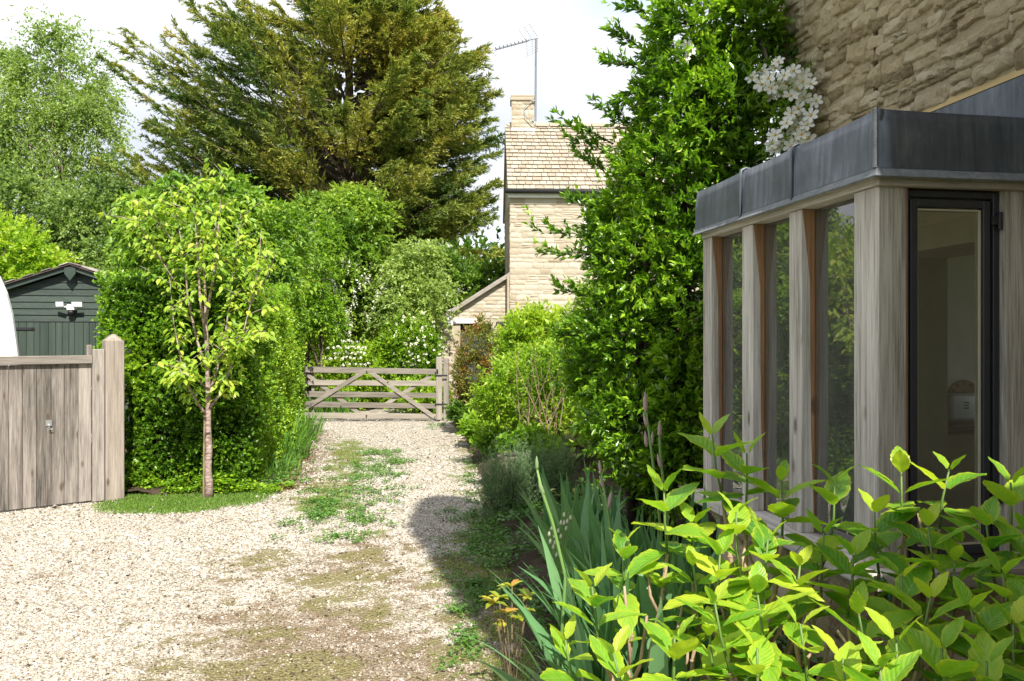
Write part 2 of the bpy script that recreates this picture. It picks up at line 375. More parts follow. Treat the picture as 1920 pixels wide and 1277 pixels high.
MT['stem_green'] = plain('green_stem', (.13,.24,.06), .5)
MT['berry'] = plain('red_new_leaves', (.36,.04,.03), .4)

m = M('lead_sheet')
c = m.coord((1,1,1)); n1 = m.noise(c, 3, 6, .6); n2 = m.noise(m.coord((26,26,2.2)), 1, 5, .65); n3 = m.noise(c, 18, 5, .7)
f = m.math('ADD', m.math('MULTIPLY', n1, .5), m.math('MULTIPLY', n2, .5))
col = m.ramp(f, [(.33,(.045,.053,.066)),(.5,(.088,.100,.120)),(.66,(.17,.185,.21))])
col = m.mix(m.math('MULTIPLY', m.math('SUBTRACT', n3, .62), 5, True), col, (.20,.21,.22))
MT['lead'] = m.done(m.bsdf(col, .42, m.bump(n1, .25, .02), .35, .5))
MT['lead_pale'] = stone_mat('oxidised_lead', [(.07,.08,.085),(.16,.175,.185),(.28,.29,.30)], 8, .3, .2, .01)

m = M('window_glass')
fr = m.n('ShaderNodeFresnel', {'IOR': 1.5}).outputs[0]; fr2 = m.math('MULTIPLY', fr, 2.3, True)
g = m.n('ShaderNodeBsdfGlossy', {'Color': (1,1,1,1), 'Roughness': .0, 'Normal': m.bump(m.noise(m.coord(), 1.4, 2), .06, .02)}).outputs[0]
tr = m.n('ShaderNodeBsdfTransparent', {'Color': (.86,.9,.87,1)}).outputs[0]
gm_ = m.n('ShaderNodeMixShader', {0: fr2, 1: tr, 2: g}).outputs[0]
du = m.math('MULTIPLY', m.noise(m.coord((3,3,1)), 2.5, 5, .7), .14)
MT['glass'] = m.done(m.n('ShaderNodeMixShader', {0: du, 1: gm_, 2: m.bsdf((.42,.40,.36), .9)}).outputs[0])
m = M('casement_glass')
fr = m.n('ShaderNodeFresnel', {'IOR': 1.45}).outputs[0]
g = m.n('ShaderNodeBsdfGlossy', {'Color': (1,1,1,1), 'Roughness': .0}).outputs[0]
tr = m.n('ShaderNodeBsdfTransparent', {'Color': (.97,.98,.96,1)}).outputs[0]
MT['glass_front'] = m.done(m.n('ShaderNodeMixShader', {0: fr, 1: tr, 2: g}).outputs[0])

# ------------------------------------------------------------------ ground
D2 = V(-.165, .986, 0); E2 = V(.986, .165, 0); C0 = V(1.531, 3.45, 0)
def B(s, t, z=0): return C0 + E2*s + D2*t + V(0,0,z)
XR_Y = [0, 2.5, 4.12, 5.7, 7.3, 10.1, 13.8, 17.2, 22, 30]; XR_X = [.6, .40, .12, 0.0, -.12, -.42, -.78, -1.3, -1.7, -2.6]
XL_Y = [0, 8.4, 8.9, 9.4, 10.5, 16.3, 22, 30]; XL_X = [-14, -14, -4.2, -2.75, -3.0, -4.1, -4.6, -5.4]
def xr(Y): return np.interp(Y, XR_Y, XR_X)
def xl(Y): return np.interp(Y, XL_Y, XL_X)
def ground_w(X, Y):
    """moss, litter, gravel coverage weights of the drive, from its place"""
    P = np.stack([X, Y, np.zeros_like(X)], 1)
    n1 = fbm(P, .9, 3); n2 = fbm(P, 2.6, 9); n3 = fbm(P, 7, 21)
    tc = -2.0 - .165*(Y-9)*0.85
    strip = np.exp(-((X-tc)/.42)**2) * np.clip((Y-7.2)/1.2, 0, 1) * np.clip((14.8-Y)/1.5, 0, 1)
    front = np.exp(-((X+1.15+ .05*(Y-5))/1.05)**2) * np.clip((8.0-Y)/1.5, 0, 1)
    right = np.clip(1-(xr(Y)-X)/.55, 0, 1)
    left = np.clip(1-(X-xl(Y))/.55, 0, 1)*np.clip((Y-8.8)/.5,0,1)*np.clip((15.5-Y)/2,0,1)
    n4 = fbm(P, 16, 33); moss = np.clip(strip*1.15 + front*1.0 + right*.9 - .47 + (n2-.5)*1.7 + (n3-.5)*1.3 + (n4-.5)*1.1, 0, 1)
    litter = np.clip(left*1.3 + front*1.0 + strip*.7 + right*.4 - .42 + (n1-.5)*1.4 + (n3-.5)*1.0 + (n4-.5)*1.0, 0, 1)
    return moss, litter
def sheet(name, xs, ys, z, m, kind='structure', fn=None):
    XX, YY = np.meshgrid(xs, ys); nx = len(xs); X, Y = XX.ravel(), YY.ravel()
    Z = np.full_like(X, z) + (fn(X, Y) if fn else 0)
    i = np.arange(nx-1)[None] + (np.arange(len(ys)-1)*nx)[:,None]; i = i.ravel()
    Fc = np.stack([i, i+1, i+1+nx, i+nx], 1)
    me = np_mesh(name, np.stack([X,Y,Z],1), Fc, m, None, True)
    o = link(name, me); o['kind'] = kind
    return o, X, Y
m = M('grassy_earth'); n1 = m.noise(m.coord(), 1.5, 6); n2 = m.noise(m.coord(), 14, 5, .7)
f = m.math('ADD', m.math('MULTIPLY', n1, .5), m.math('MULTIPLY', n2, .5))
MT['earth'] = m.done(m.bsdf(m.ramp(f, [(.3,(.05,.075,.02)),(.5,(.09,.14,.035)),(.7,(.15,.17,.06))]), .95, m.bump(n2, 1, .05), spec=.1))
me = bpy.data.meshes.new('ground'); me.from_pydata([(-900,-600,-.02),(900,-600,-.02),(900,1500,-.02),(-900,1500,-.02)], [], [(0,1,2,3)])
o = link('ground', me, MT['earth']); o['kind'] = 'structure'

m = M('limestone_gravel')
co_ = m.coord()
v1 = m.n('ShaderNodeTexVoronoi', {'Vector': co_, 'Scale': 48.0}); v2 = m.n('ShaderNodeTexVoronoi', {'Vector': co_, 'Scale': 95.0})
cell = m.n('ShaderNodeSeparateColor', {0: v1.outputs['Color']}).outputs[0]; cell2 = m.n('ShaderNodeSeparateColor', {0: v2.outputs['Color']}).outputs[1]
st = m.ramp(m.math('ADD', m.math('MULTIPLY', cell, .6), m.math('MULTIPLY', cell2, .4)), [(.15,(.18,.145,.105)),(.4,(.37,.33,.27)),(.7,(.52,.49,.43))])
gap = m.math('GREATER_THAN', v1.outputs['Distance'], .60)
st = m.mix(m.math('MULTIPLY', gap, .7), st, (.12,.095,.06))
moss_a = m.n('ShaderNodeAttribute', attribute_name='moss').outputs['Fac']; lit_a = m.n('ShaderNodeAttribute', attribute_name='litter').outputs['Fac']
fn_ = m.noise(co_, 45, 4, .7)
k1 = m.math('MULTIPLY', m.math('SUBTRACT', m.math('ADD', lit_a, m.math('MULTIPLY', fn_, .9)), .62), 2.6, True)
k2 = m.math('MULTIPLY', m.math('SUBTRACT', m.math('ADD', moss_a, m.math('MULTIPLY', fn_, .9)), .72), 2.6, True)
col = m.mix(m.math('MULTIPLY', k1, .8), st, m.ramp(fn_, [(.35,(.10,.065,.035)),(.65,(.22,.15,.09))]))
col = m.mix(m.math('MULTIPLY', k2, .85), col, m.ramp(m.noise(co_, 80, 3), [(.35,(.09,.085,.03)),(.65,(.24,.215,.085))]))
MT['gravel'] = m.done(m.bsdf(col, .92, m.bump(m.math('SUBTRACT', 1.0, v1.outputs['Distance']), .9, .015), spec=.15))
xs = np.arange(-9.5, 1.2, .06); ys = np.concatenate([np.arange(-1.5, 18, .06), np.arange(18, 24, .25)])
def undul(X, Y): return .025*(fbm(np.stack([X,Y,0*X],1), .5, 5)-.5)
go, GX, GY = sheet('gravel_drive', xs, ys, .004, MT['gravel'], fn=undul)
mo, li = ground_w(GX, GY)
for nm, arr in (('moss', mo), ('litter', li)):
    a = go.data.attributes.new(nm, 'FLOAT', 'POINT'); a.data.foreach_set('value', arr.astype(np.float32))
# planting beds
def strip_mesh(name, ys, x0f, x1f, n, zf, m):
    vs = []; 
    for y in ys:
        for k in range(n+1):
            x = x0f(y) + (x1f(y)-x0f(y))*k/n; vs.append((x, y, zf(x, y, k/n)))
    fs = [(i*(n+1)+j, i*(n+1)+j+1, (i+1)*(n+1)+j+1, (i+1)*(n+1)+j) for i in range(len(ys)-1) for j in range(n)]
    me = bpy.data.meshes.new(name); me.from_pydata(vs, [], fs); o = link(name, me, m); o['kind'] = 'structure'
    me.polygons.foreach_set('use_smooth', [True]*len(me.polygons)); return o
ys_ = list(np.arange(-.5, 22, .2))
strip_mesh('planting_bed', ys_, lambda y: float(xr(y))-.02, lambda y: float(xr(y))+4.2, 24,
           lambda x, y, k: -.01 + .14*min(1, k*14) + random.uniform(-.02,.02), MT['soil'])
strip_mesh('hedge_bed', list(np.arange(9.0, 22, .2)), lambda y: float(xl(y))-3.2 if y > 9.3 else -4.7, lambda y: float(xl(y))+.04, 16,
           lambda x, y, k: .0 + .06*min(1, (1-k)*8) + random.uniform(-.01,.01), MT['soil'])
m = M('pebbles'); t = m.n('ShaderNodeAttribute', attribute_name='tint').outputs['Fac']
MT['pebble'] = m.done(m.bsdf(m.ramp(t, [(0,(.06,.045,.025)),(.25,(.17,.135,.09)),(.5,(.32,.275,.215)),(.8,(.45,.41,.35)),(1,(.56,.53,.48))]), .85, spec=.2))
def pebbles(n, y0, y1, size):
    # density falls with distance
    u = rng.random(n); Y = 1/(1/y0 + u*(1/y1-1/y0)); X = rng.uniform(-.66, .25, n)*Y
    ok = (X < xr(Y)+.15) & (X > xl(Y)-.1); X, Y = X[ok], Y[ok]
    mo, li = ground_w(X, Y); hf = fbm(np.stack([X,Y,0*X],1), 11, 40)-.5; keep = rng.random(len(X)) > np.clip(mo*.85 + li*.5 + hf*1.0*(mo+li > .05), 0, .74); X, Y = X[keep], Y[keep]; mo, li = mo[keep], li[keep]
    n = len(X); Z = .003 + undul(X, Y)
    d = rng.normal(size=(n,3)); d[:,2] *= .25; N = rng.normal(size=(n,3))*.25; N[:,2] += 1
    Ln = size*np.exp(rng.normal(size=n)*.35)*np.clip(Y/6, .8, 1.6)
    tint = np.clip(rng.normal(.64, .24, n) - li*.34 - mo*.24, 0, 1)
    P = np.stack([X,Y,Z],1)
    o = leaves('gravel', P, d, N, Ln, Ln*rng.uniform(.5,.95,n), tint, MT['pebble'], None, TP)
    return o
pebbles(260000, 3.9, 18, .0145)

# ------------------------------------------------------------------ big structure: main stone house on the right
def rough_stone(name, w, h, d, m, nx=12, nz=8, amp=.012, rg=1.0):
    """one rubble stone: front face is a bulging uneven grid in local x,z, looking along -y"""
    vs = []; sd = random.randint(0, 9999)
    cor = [(random.uniform(-.16,.04), random.uniform(-.20,.06)) for _ in range(4)]; tx, tz = random.uniform(-.25,.25), random.uniform(-.3,.3)
    sc_ = 1/max(min(w,h), .02)
    pts = []
    for j in range(nz+1):
        for i in range(nx+1): pts.append((i/nx*2-1, j/nz*2-1))
    pa = np.array(pts); n3_ = np.stack([pa[:,0]*w*.5*sc_, pa[:,1]*h*.5*sc_, 0*pa[:,0]], 1)
    na = (fbm(n3_+sd, 1.5, 1, 4)-.5)*1.6; nb_ = fbm(n3_+sd+50, 2.0, 2, 3)-.5; nc_ = fbm(n3_+sd+90, 2.0, 3, 3)-.5
    for q_, (u, v) in enumerate(pts):
        cu = sum(cor[(1 if sx > 0 else 0)+(2 if sz > 0 else 0)][0]*max(0,u*sx)*max(0,v*sz) for sx in (-1,1) for sz in (-1,1))
        cv_ = sum(cor[(1 if sx > 0 else 0)+(2 if sz > 0 else 0)][1]*max(0,u*sx)*max(0,v*sz) for sx in (-1,1) for sz in (-1,1))
        x = u*w/2*(1+cu) + nb_[q_]*min(w,h)*.5*rg*abs(u); z = v*h/2*(1+cv_) + nc_[q_]*h*.5*rg*abs(v)
        edge = max(abs(u), abs(v)); y = -d*(1 + tx*u + tz*v + na[q_]*1.5*rg)
        if edge > .99: y = -d*(.2 if rg < 1 else .25)
        vs.append((x, y, z))
    fs = [(j*(nx+1)+i, j*(nx+1)+i+1, (j+1)*(nx+1)+i+1, (j+1)*(nx+1)+i) for j in range(nz) for i in range(nx)]
    # skirt back into the mortar
    ring = [i for i in range(nx+1)] + [j*(nx+1)+nx for j in range(1, nz+1)] + [nz*(nx+1)+i for i in range(nx-1,-1,-1)] + [j*(nx+1) for j in range(nz-1,0,-1)]
    b = len(vs); k = len(ring); vs += [vs[r] for r in ring]; vs += [(vs[r][0], d*.8, vs[r][2]) for r in ring]
    fs += [(b+(i+1)%k, b+i, b+k+i, b+k+(i+1)%k) for i in range(k)]
    me = bpy.data.meshes.new(name); me.from_pydata(vs, [], fs); me.materials.append(m)
    me.polygons.foreach_set('use_smooth', [i < nx*nz for i in range(len(me.polygons))])
    return me
def rubble(parent, O, U, N, u0, u1, v0, v1, hmin, hmax, wmin, wmax, m, depth, ok=None, variants=None, gap=.012, wob=0.0, limit=290, name='stone', tilt=.02):
    """lay individual stones on a wall plane: O origin, U along, Z up, N outward"""
    U = Vector(U).normalized(); N = Vector(N).normalized(); rows = []; v = v0
    while v < v1:
        h = random.uniform(hmin, hmax)*random.choice((1,1,.8,1.25)); u = u0 - random.uniform(0, wmax)
        while u < u1:
            w = random.uniform(wmin, wmax)*(h/((hmin+hmax)/2))**.4
            hh = h; vv = v
            if wob and random.random() < .22 and w < wmax*.8:      # two thin stones instead of one
                rows.append((u+w/2, v+h*.27, w, h*.50)); rows.append((u+w/2, v+h*.77, w, h*.46))
            else: rows.append((u+w/2, v+h/2+random.uniform(-wob,wob), w, h*random.uniform(1-wob*3,1)))
            u += w
        v += h
    out = []; n = 0
    for (uc, vc, w, h) in rows:
        if uc-w/2 < u0-.02: 
            d_ = (u0-(uc-w/2)); uc += d_/2; w -= d_
        if uc+w/2 > u1: 
            d_ = (uc+w/2-u1); uc -= d_/2; w -= d_
        if w < wmin*.35 or (ok and not ok(uc, vc, w, h)): continue
        if n >= limit: break
        n += 1
        if variants: me = random.choice(variants); sc = (w-gap, 1, h-gap)
        else: me = rough_stone(name, w-gap, h-gap, depth*random.uniform(.7,1.25), m); sc = (1,1,1)
        o = bpy.data.objects.new(name, me); COL.objects.link(o)
        rot = Matrix((U, -N, V(0,0,1))).transposed().to_4x4()
        p = Vector(O) + U*uc + V(0,0,vc)
        mw = Matrix.Translation(p) @ rot @ Matrix.Rotation(random.uniform(-tilt,tilt), 4, 'Y') @ Matrix.Diagonal((*sc,1))
        o.parent = parent; o.matrix_parent_inverse = Matrix.Translation(parent.location).inverted() if parent.parent is None else Matrix.Identity(4)
        o.matrix_basis = mw
        out.append(o)
    return out

WS = .92   # how far the house wall stands behind the bay's outer face
T_END = 2.62
house = empty('stone_house', B(WS, 0, 0)); tag(house, 'near buff rubble stone house at the upper right, behind the oak bay window', 'house')
w = MB()
# wall above and beside the bay (the bay opens into the room below z 2.35 between t=.05 and 1.4)
w.obox(B(WS, 1.45, 0), E2*.45, D2*(T_END-1.45), V(0,0,5.1))
w.obox(B(WS, -2.05, 2.5), E2*.45, D2*(3.45), V(0,0,2.6))
w.obox(B(WS, -2.05, 0), E2*.45, D2*2.05, V(0,0,2.5))
w.build('wall', MT['mortar'], house)
w = MB(); w.obox(B(WS+.45, T_END-.45, 0), E2*5, D2*.45, V(0,0,5.1)); w.build('end_wall', MT['mortar'], house)
# room behind the bay
w = MB(); w.obox(B(WS+.46, T_END-.51, .2), E2*4, D2*.05, V(0,0,2.4)); w.build('room_wall', MT['interior_wall'], house)
w = MB(); w.obox(B(WS+.455, 1.455, .2), E2*.03, D2*.65, V(0,0,2.35)); w.build('jamb_lining', MT['interior_olive'], house)
w = MB(); w.obox(B(WS-.0, 1.42, .2), E2*.48, D2*.028, V(0,0,2.2)); w.build('jamb_lining', MT['interior_olive'], house)
w = MB(); w.obox(B(WS+4.5, -2.0, .2), E2*.1, D2*4.1, V(0,0,.8)); w.obox(B(WS+4.5, 1.3, 1.0), E2*.1, D2*.8, V(0,0,1.6)); w.obox(B(WS+.46,-2.05,.2), E2*4, D2*.05, V(0,0,2.4)); w.build('room_wall', MT['interior_olive'], house)
w = MB(); w.obox(B(.05, -2.0, .15), E2*5.4, D2*4.1, V(0,0,.05)); w.build('room_floor', MT['worktop'], house)
w = MB(); w.obox(B(WS+.46, -2.0, 2.45), E2*4.2, D2*4.1, V(0,0,.06)); w.build('ceiling', MT['cream'], house)
w = MB(); w.obox(B(.16,.15,2.333), E2*(WS-.165), D2*1.6, V(0,0,.012)); w.build('soffit', MT['cream'], house)
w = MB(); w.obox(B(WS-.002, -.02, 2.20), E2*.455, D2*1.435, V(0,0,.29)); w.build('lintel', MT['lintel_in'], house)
# roof and eaves above the frame, unseen wing behind the camera, placed to shade the bay
w = MB()
w.prism([B(WS-.3,-2.2,5.0), B(WS+2.8,-2.2,8.2), B(WS+5.7,-2.2,5.0)], D2*(T_END+2.4)); w.build('roof', MT['tile'], house)
w = MB(); w.tube([B(WS-.34,-2.2,5.0), B(WS-.34,T_END+.2,5.0)], .06, 8); w.build('gutter', MT['black'], house)
SB = V(SUN_AZ.x, SUN_AZ.y, 0)
def WG(a, b, z=0): return V(2.12,1.15,0) + E2*a + SB*b + V(0,0,z)
w = MB(); w.obox(WG(0,0), E2*3.2, SB*3.4, V(0,0,5.9)); w.build('wing', MT['mortar'], house)
w = MB(); w.obox(V(1.36,.95,0), E2*.75, SB*1.6, V(0,0,2.85)); w.obox(V(1.30,1.0,2.852), E2*.80, SB*1.7, V(0,0,.09)); w.build('added_porch', MT['mortar'], house)  # unseen porch block added to shade the right-hand hydrangeas
w = MB(); w.prism([WG(0,.0,5.9), WG(0,1.6,7.4), WG(0,3.4,5.9)], E2*3.2); w.build('wing_roof', MT['tile'], house)
# visible stones of the wall face
def near_ok(u, v, w_, h_):
    p = B(WS, u, v); px = CX + F*p.x/p.y; py = CY - F*(v-CAMH)/p.y
    return 1380 < px < 1990 and -50 < py < 300 and v > 3.0 and u < T_END
rubble(house, B(WS,0,0), D2, -E2, -.25, T_END, 2.98, 4.7, .055, .115, .10, .30, MT['stone_near'], .020, near_ok, wob=.03, gap=.004, limit=300, tilt=.09)
# yellow fillet of mortar and the lead flashing where the bay roof meets the wall
w = MB(); w.obox(B(WS-.03, -.6, 2.60), E2*.028, D2*2.7, V(0,0,.33)); w.build('lead_flashing', MT['lead'], house)
w = MB(); w.prism([B(WS-.03,-.6,2.935), B(WS,-.6,2.98), B(WS,-.6,2.935)], D2*2.7); w.build('mortar_fillet', plain('yellow_mortar', (.46,.34,.16), .9, var=.2), house)

# ------------------------------------------------------------------ oak bay window with lead roof
bay = empty('bay_window', B(0,0,0)); tag(bay, 'weathered oak framed bay window with lead clad flat roof, right of the drive', 'bay window')
ZS, ZT, ZL, ZR = .75, 2.347, 2.41, 2.655
TL = 1.865
w = MB(); w.obox(B(.07,.07,0), E2*.25, D2*(TL-.14), V(0,0,ZS-.085)); w.obox(B(.07,.07,0), E2*(WS-.07), D2*.25, V(0,0,ZS-.085)); w.build('plinth', MT['mortar'], bay)
rubble(bay, B(.07,.07,0), D2, -E2, 0, TL-.14, .02, ZS-.09, .16, .24, .24, .5, MT['stone_near'], .03, None, limit=40, tilt=.01)
rubble(bay, B(.07,.07,0), E2, -D2, 0, WS-.07, .02, ZS-.09, .16, .24, .24, .5, MT['stone_near'], .03, None, limit=40, tilt=.01)
w = MB(); w.obox(B(-.075,-.075,ZS-.08), E2*.30, D2*(TL+.10), V(0,0,.08)); w.build('sill', MT['oak_d'], bay, bevel=.008)
w = MB(); w.obox(B(.228,-.078,ZS-.083), E2*(WS-.23), D2*.30, V(0,0,.083)); w.build('sill', MT['oak_e'], bay, bevel=.008)
for (a, b) in ((.004,.186),(.632,.756),(1.165,1.30),(1.735,1.868)):
    w = MB(); w.obox(B(0 if a > .1 else .002, a, ZS), E2*.068, D2*(b-a), V(0,0,ZT-ZS)); w.build('post', MT['oak_v'], bay, bevel=.006, seg=2)
    w = MB(); w.obox(B(.069, a+.004, ZS), E2*.07, D2*(b-a-.008), V(0,0,ZT-ZS)); w.build('inner_post', MT['oak_brown'], bay)
    if a > .1:   # reddish unweathered oak facing on the sheltered side of the post
        w = MB(); w.prism([B(.004,a-.002,ZT), B(.068,a-.002,ZT), B(.068,a-.002,ZS+.02), B(.05,a-.002,ZS+.5), B(.044,a-.002,ZT-.35), B(.022,a-.002,ZT-.14)], D2*.003)
        w.build('stain', MT['oak_brown'], bay)
w = MB(); w.obox(B(.070,.0,ZS), E2*.058, D2*.13, V(0,0,ZT-ZS)); w.build('post', MT['oak_v'], bay, bevel=.006, seg=2)
w = MB(); w.obox(B(.595,.0,ZS), E2*.165, D2*.13, V(0,0,ZT-ZS)); w.build('post', MT['oak_v'], bay, bevel=.006, seg=2)
w = MB(); w.obox(B(.764,.06,ZS), E2*(WS-.77), D2*.07, V(0,0,ZT-ZS)); w.build('infill_board', MT['oak_v'], bay)
w = MB(); w.obox(B(-.012,.02,ZT+.002), E2*.16, D2*(TL-.02), V(0,0,ZL-ZT)); w.build('top_plate', MT['oak_d'], bay, bevel=.005)
w = MB(); w.obox(B(-.020,-.028,ZT-.004), E2*(WS+.02), D2*.046, V(0,0,ZL-ZT)); w.build('top_plate', MT['oak_e'], bay, bevel=.005)
w = MB(); w.obox(B(.15,.02,ZT+.002), E2*(WS-.16), D2*.12, V(0,0,ZL-ZT)); w.build('head_timber', MT['oak_brown'], bay)
# lead: side in three sheets with rolled seams, front sheet, drip edge, flat roof
def lead_sheet(p, a, hgt, name='lead_sheet', nrmv=None, n=14):
    """slightly dished upright lead panel from p along a, outward normal nrmv"""
    vs = []; nz_ = 5
    for j in range(nz_+1):
        for i in range(n+1):
            u, v = i/n, j/nz_
            out = .010*math.sin(math.pi*v)*(.6+.4*math.sin(u*7+p[0])) + random.uniform(0,.0015) - .008*v
            if j == 0: out += .008
            vs.append(Vector(p) + Vector(a)*u + V(0,0,hgt*v + .006*math.sin(u*math.pi)*v*-1) + nrmv*out)
    fs = [(j*(n+1)+i, j*(n+1)+i+1, (j+1)*(n+1)+i+1, (j+1)*(n+1)+i) for j in range(nz_) for i in range(n)]
    b = len(vs); vs += [q - nrmv*.022 for q in vs[:b]]
    m_ = (n+1)
    fs += [(j*m_+i+b, (j+1)*m_+i+b, (j+1)*m_+i+1+b, j*m_+i+1+b) for j in range(nz_) for i in range(n)]
    fs += [(nz_*m_+i, nz_*m_+i+1, nz_*m_+i+1+b, nz_*m_+i+b) for i in range(n)]
    fs += [(j*m_+i, (j+1)*m_+i, (j+1)*m_+i+b, j*m_+i+b) for j in range(nz_) for i in (0,n)]
    me = bpy.data.meshes.new(name); me.from_pydata(vs, [], fs); me.materials.append(MT['lead'])
    me.polygons.foreach_set('use_smooth', [True]*len(me.polygons)); return link(name, me, None, bay)
for a, b in ((-.045,.64),(.64,1.215),(1.215,TL+.03)):
    lead_sheet(B(-.035, a, ZL), D2*(b-a), ZR-ZL, nrmv=-E2)
lead_sheet(B(-.035,-.045,ZL), E2*(WS+.7), ZR-ZL, nrmv=-D2, n=20)
for tt in (.64, 1.215):
    w = MB(); w.tube([B(-.043,tt,ZL-.03), B(-.052,tt,ZL), B(-.050,tt,ZR-.05), B(-.045,tt,ZR), B(-.02,tt,ZR+.012), B(.3,tt,ZR-.04)], .0095, 8); w.build('lead_roll', MT['lead'], bay, smooth=True)
w = MB()
for i in range(34):
    z = ZL + (ZR-ZL)*(i+.5)/34; w.tube([B(-.052,-.038,z), B(-.043,-.052,z+.001)], .0052, 6)
w.build('solder_seam', MT['lead_pale'], bay, smooth=True)
w = MB()
w.prism([B(-.038,-.045,ZL+.006), B(-.062,-.07,ZL-.034), B(-.055,-.07,ZL-.040), B(-.02,-.045,ZL-.002)], D2*(TL+.10)); w.build('drip_edge', MT['lead_pale'], bay)
w = MB()
w.prism([B(-.040,-.047,ZL+.007), B(-.064,-.073,ZL-.036), B(-.064,-.064,ZL-.041), B(-.04,-.03,ZL-.001)], E2*(WS+.7)); w.build('drip_edge', MT['lead_pale'], bay)
w = MB(); w.obox(B(.0,.0,ZL), E2*(WS-.04), D2*(TL), V(0,0,.20)); w.build('flat_roof', MT['lead'], bay)
# side panes
for i, (a, b) in enumerate(((.186,.632),(.756,1.165),(1.30,1.735))):
    w = MB(); w.obox(B(.072, a+.002, ZS+.012), E2*.006, D2*(b-a-.004), V(0,0,ZT-ZS-.014)); w.build('pane', MT['glass'], bay)
# front casement
fx0, fx1 = .131, .592
def frame_rect(parent, x0, x1, z0, z1, wd, t0, dp, m, name='frame', bev=.003):
    w = MB()
    w.obox(B(x0,t0,z0), E2*wd, D2*dp, V(0,0,z1-z0)); w.obox(B(x1-wd,t0,z0), E2*wd, D2*dp, V(0,0,z1-z0))
    w.obox(B(x0+wd,t0,z0), E2*(x1-x0-2*wd), D2*dp, V(0,0,wd)); w.obox(B(x0+wd,t0,z1-wd), E2*(x1-x0-2*wd), D2*dp, V(0,0,wd))
    return w.build(name, m, parent, bevel=bev)
frame_rect(bay, fx0, fx1, ZS+.003, ZT-.006, .030, .030, .05, MT['frame'], 'window_frame')
cas = frame_rect(bay, fx0+.032, fx1-.05, ZS+.035, ZT-.045, .034, .022, .045, MT['frame'], 'casement')
frame_rect(bay, fx0+.067, fx1-.087, ZS+.072, ZT-.085, .007, .034, .03, MT['frame_light'], 'glazing_bead', 0)
w = MB(); w.obox(B(fx0+.067, .044, ZS+.070), E2*(fx1-fx0-.15), D2*.005, V(0,0,ZT-ZS-.15)); w.build('pane', MT['glass_front'], bay)
for zz in (ZT-.17, ZS+.25):
    w = MB(); w.tube([B(fx1-.012,.012,zz), B(fx1-.012,.012,zz+.075)], .010, 10); w.obox(B(fx1-.048,.010,zz+.02), E2*.034, D2*.012, V(0,0,.035)); w.build('hinge', MT['black'], bay, bevel=.001)
# kitchen things seen through the glass
kc = empty('kitchen_counter', B(2.0,1.8,.2)); tag(kc, 'dark kitchen worktop and units seen through the bay casement', 'kitchen counter')
w = MB(); w.obox(B(1.42,1.55,1.12), E2*3.2, D2*.55, V(0,0,.035)); w.build('worktop', MT['worktop'], kc, bevel=.004)
for k in range(5):
    w = MB(); w.obox(B(1.44+k*.62,1.60,.22), E2*.60, D2*.48, V(0,0,.88)); w.build('cabinet', MT['interior_olive'], kc, bevel=.004)
def onray(px, t):   # point of the bay frame at depth t on the sight line through column px
    k = (px-CX)/F; s = (k*(C0.y+.986*t) - (C0.x-.165*t))/(.986-.165*k); return s
to = empty('toaster', B(onray(1792,1.82),1.82,1.157)); tag(to, 'pale blue rounded toaster on the worktop inside the bay casement', 'toaster')
s0 = onray(1792,1.82)
w = MB(); w.obox(B(s0-.10,1.74,1.165), E2*.20, D2*.15, V(0,0,.185)); w.build('body', MT['toaster'], to, bevel=.03, seg=4, smooth=True)
w = MB(); w.obox(B(s0-.07,1.775,1.348), E2*.14, D2*.02, V(0,0,.004)); w.obox(B(s0-.07,1.825,1.348), E2*.14, D2*.02, V(0,0,.004)); w.build('slot', MT['black'], to)
w = MB()
for k in range(3): w.obox(B(s0+.0,1.737,1.25+k*.018), E2*.035, D2*.004, V(0,0,.008))
w.build('buttons', MT['black'], to)
bb = empty('bread_board', B(onray(1808,2.02),2.02,1.157)); tag(bb, 'round wooden bread board with carved lettering leaning behind the toaster', 'bread board')
s1 = onray(1808,2.02); bc = B(s1,2.02,1.30)
w = MB(); n = 28; w.prism([bc + E2*math.cos(2*math.pi*i/n)*.125 + V(0,0,math.sin(2*math.pi*i/n)*.125) for i in range(n)], D2*.018); w.build('board', MT['breadboard'], bb, bevel=.003)
def text(s, size, p, xdir, zdir, m, name, parent, ext=.001):
    cu = bpy.data.curves.new(name, 'FONT'); cu.body = s; cu.size = size; cu.extrude = ext; cu.align_x = 'CENTER'; cu.align_y = 'CENTER'
    o = bpy.data.objects.new(name, cu); COL.objects.link(o); X = Vector(xdir).normalized(); Z = Vector(zdir).normalized(); N_ = X.cross(Z)
    mw = Matrix.Translation(p) @ Matrix((X, Z, N_)).transposed().to_4x4()
    dg = bpy.context.evaluated_depsgraph_get(); me = bpy.data.meshes.new_from_object(o.evaluated_get(dg)); me.transform(mw)
    bpy.data.objects.remove(o); me.materials.clear(); me.materials.append(m)
    return link(name, me, None, parent)
for i, ch in enumerate('BREAD'):
    a = math.radians(150 - i*30)
    X_ = E2*math.sin(a) - V(0,0,1)*math.cos(a); Z_ = E2*math.cos(a) + V(0,0,1)*math.sin(a)
    text(ch, .042, bc - D2*.002 + Z_*.098, X_, Z_, MT['black'], 'letter', bb)

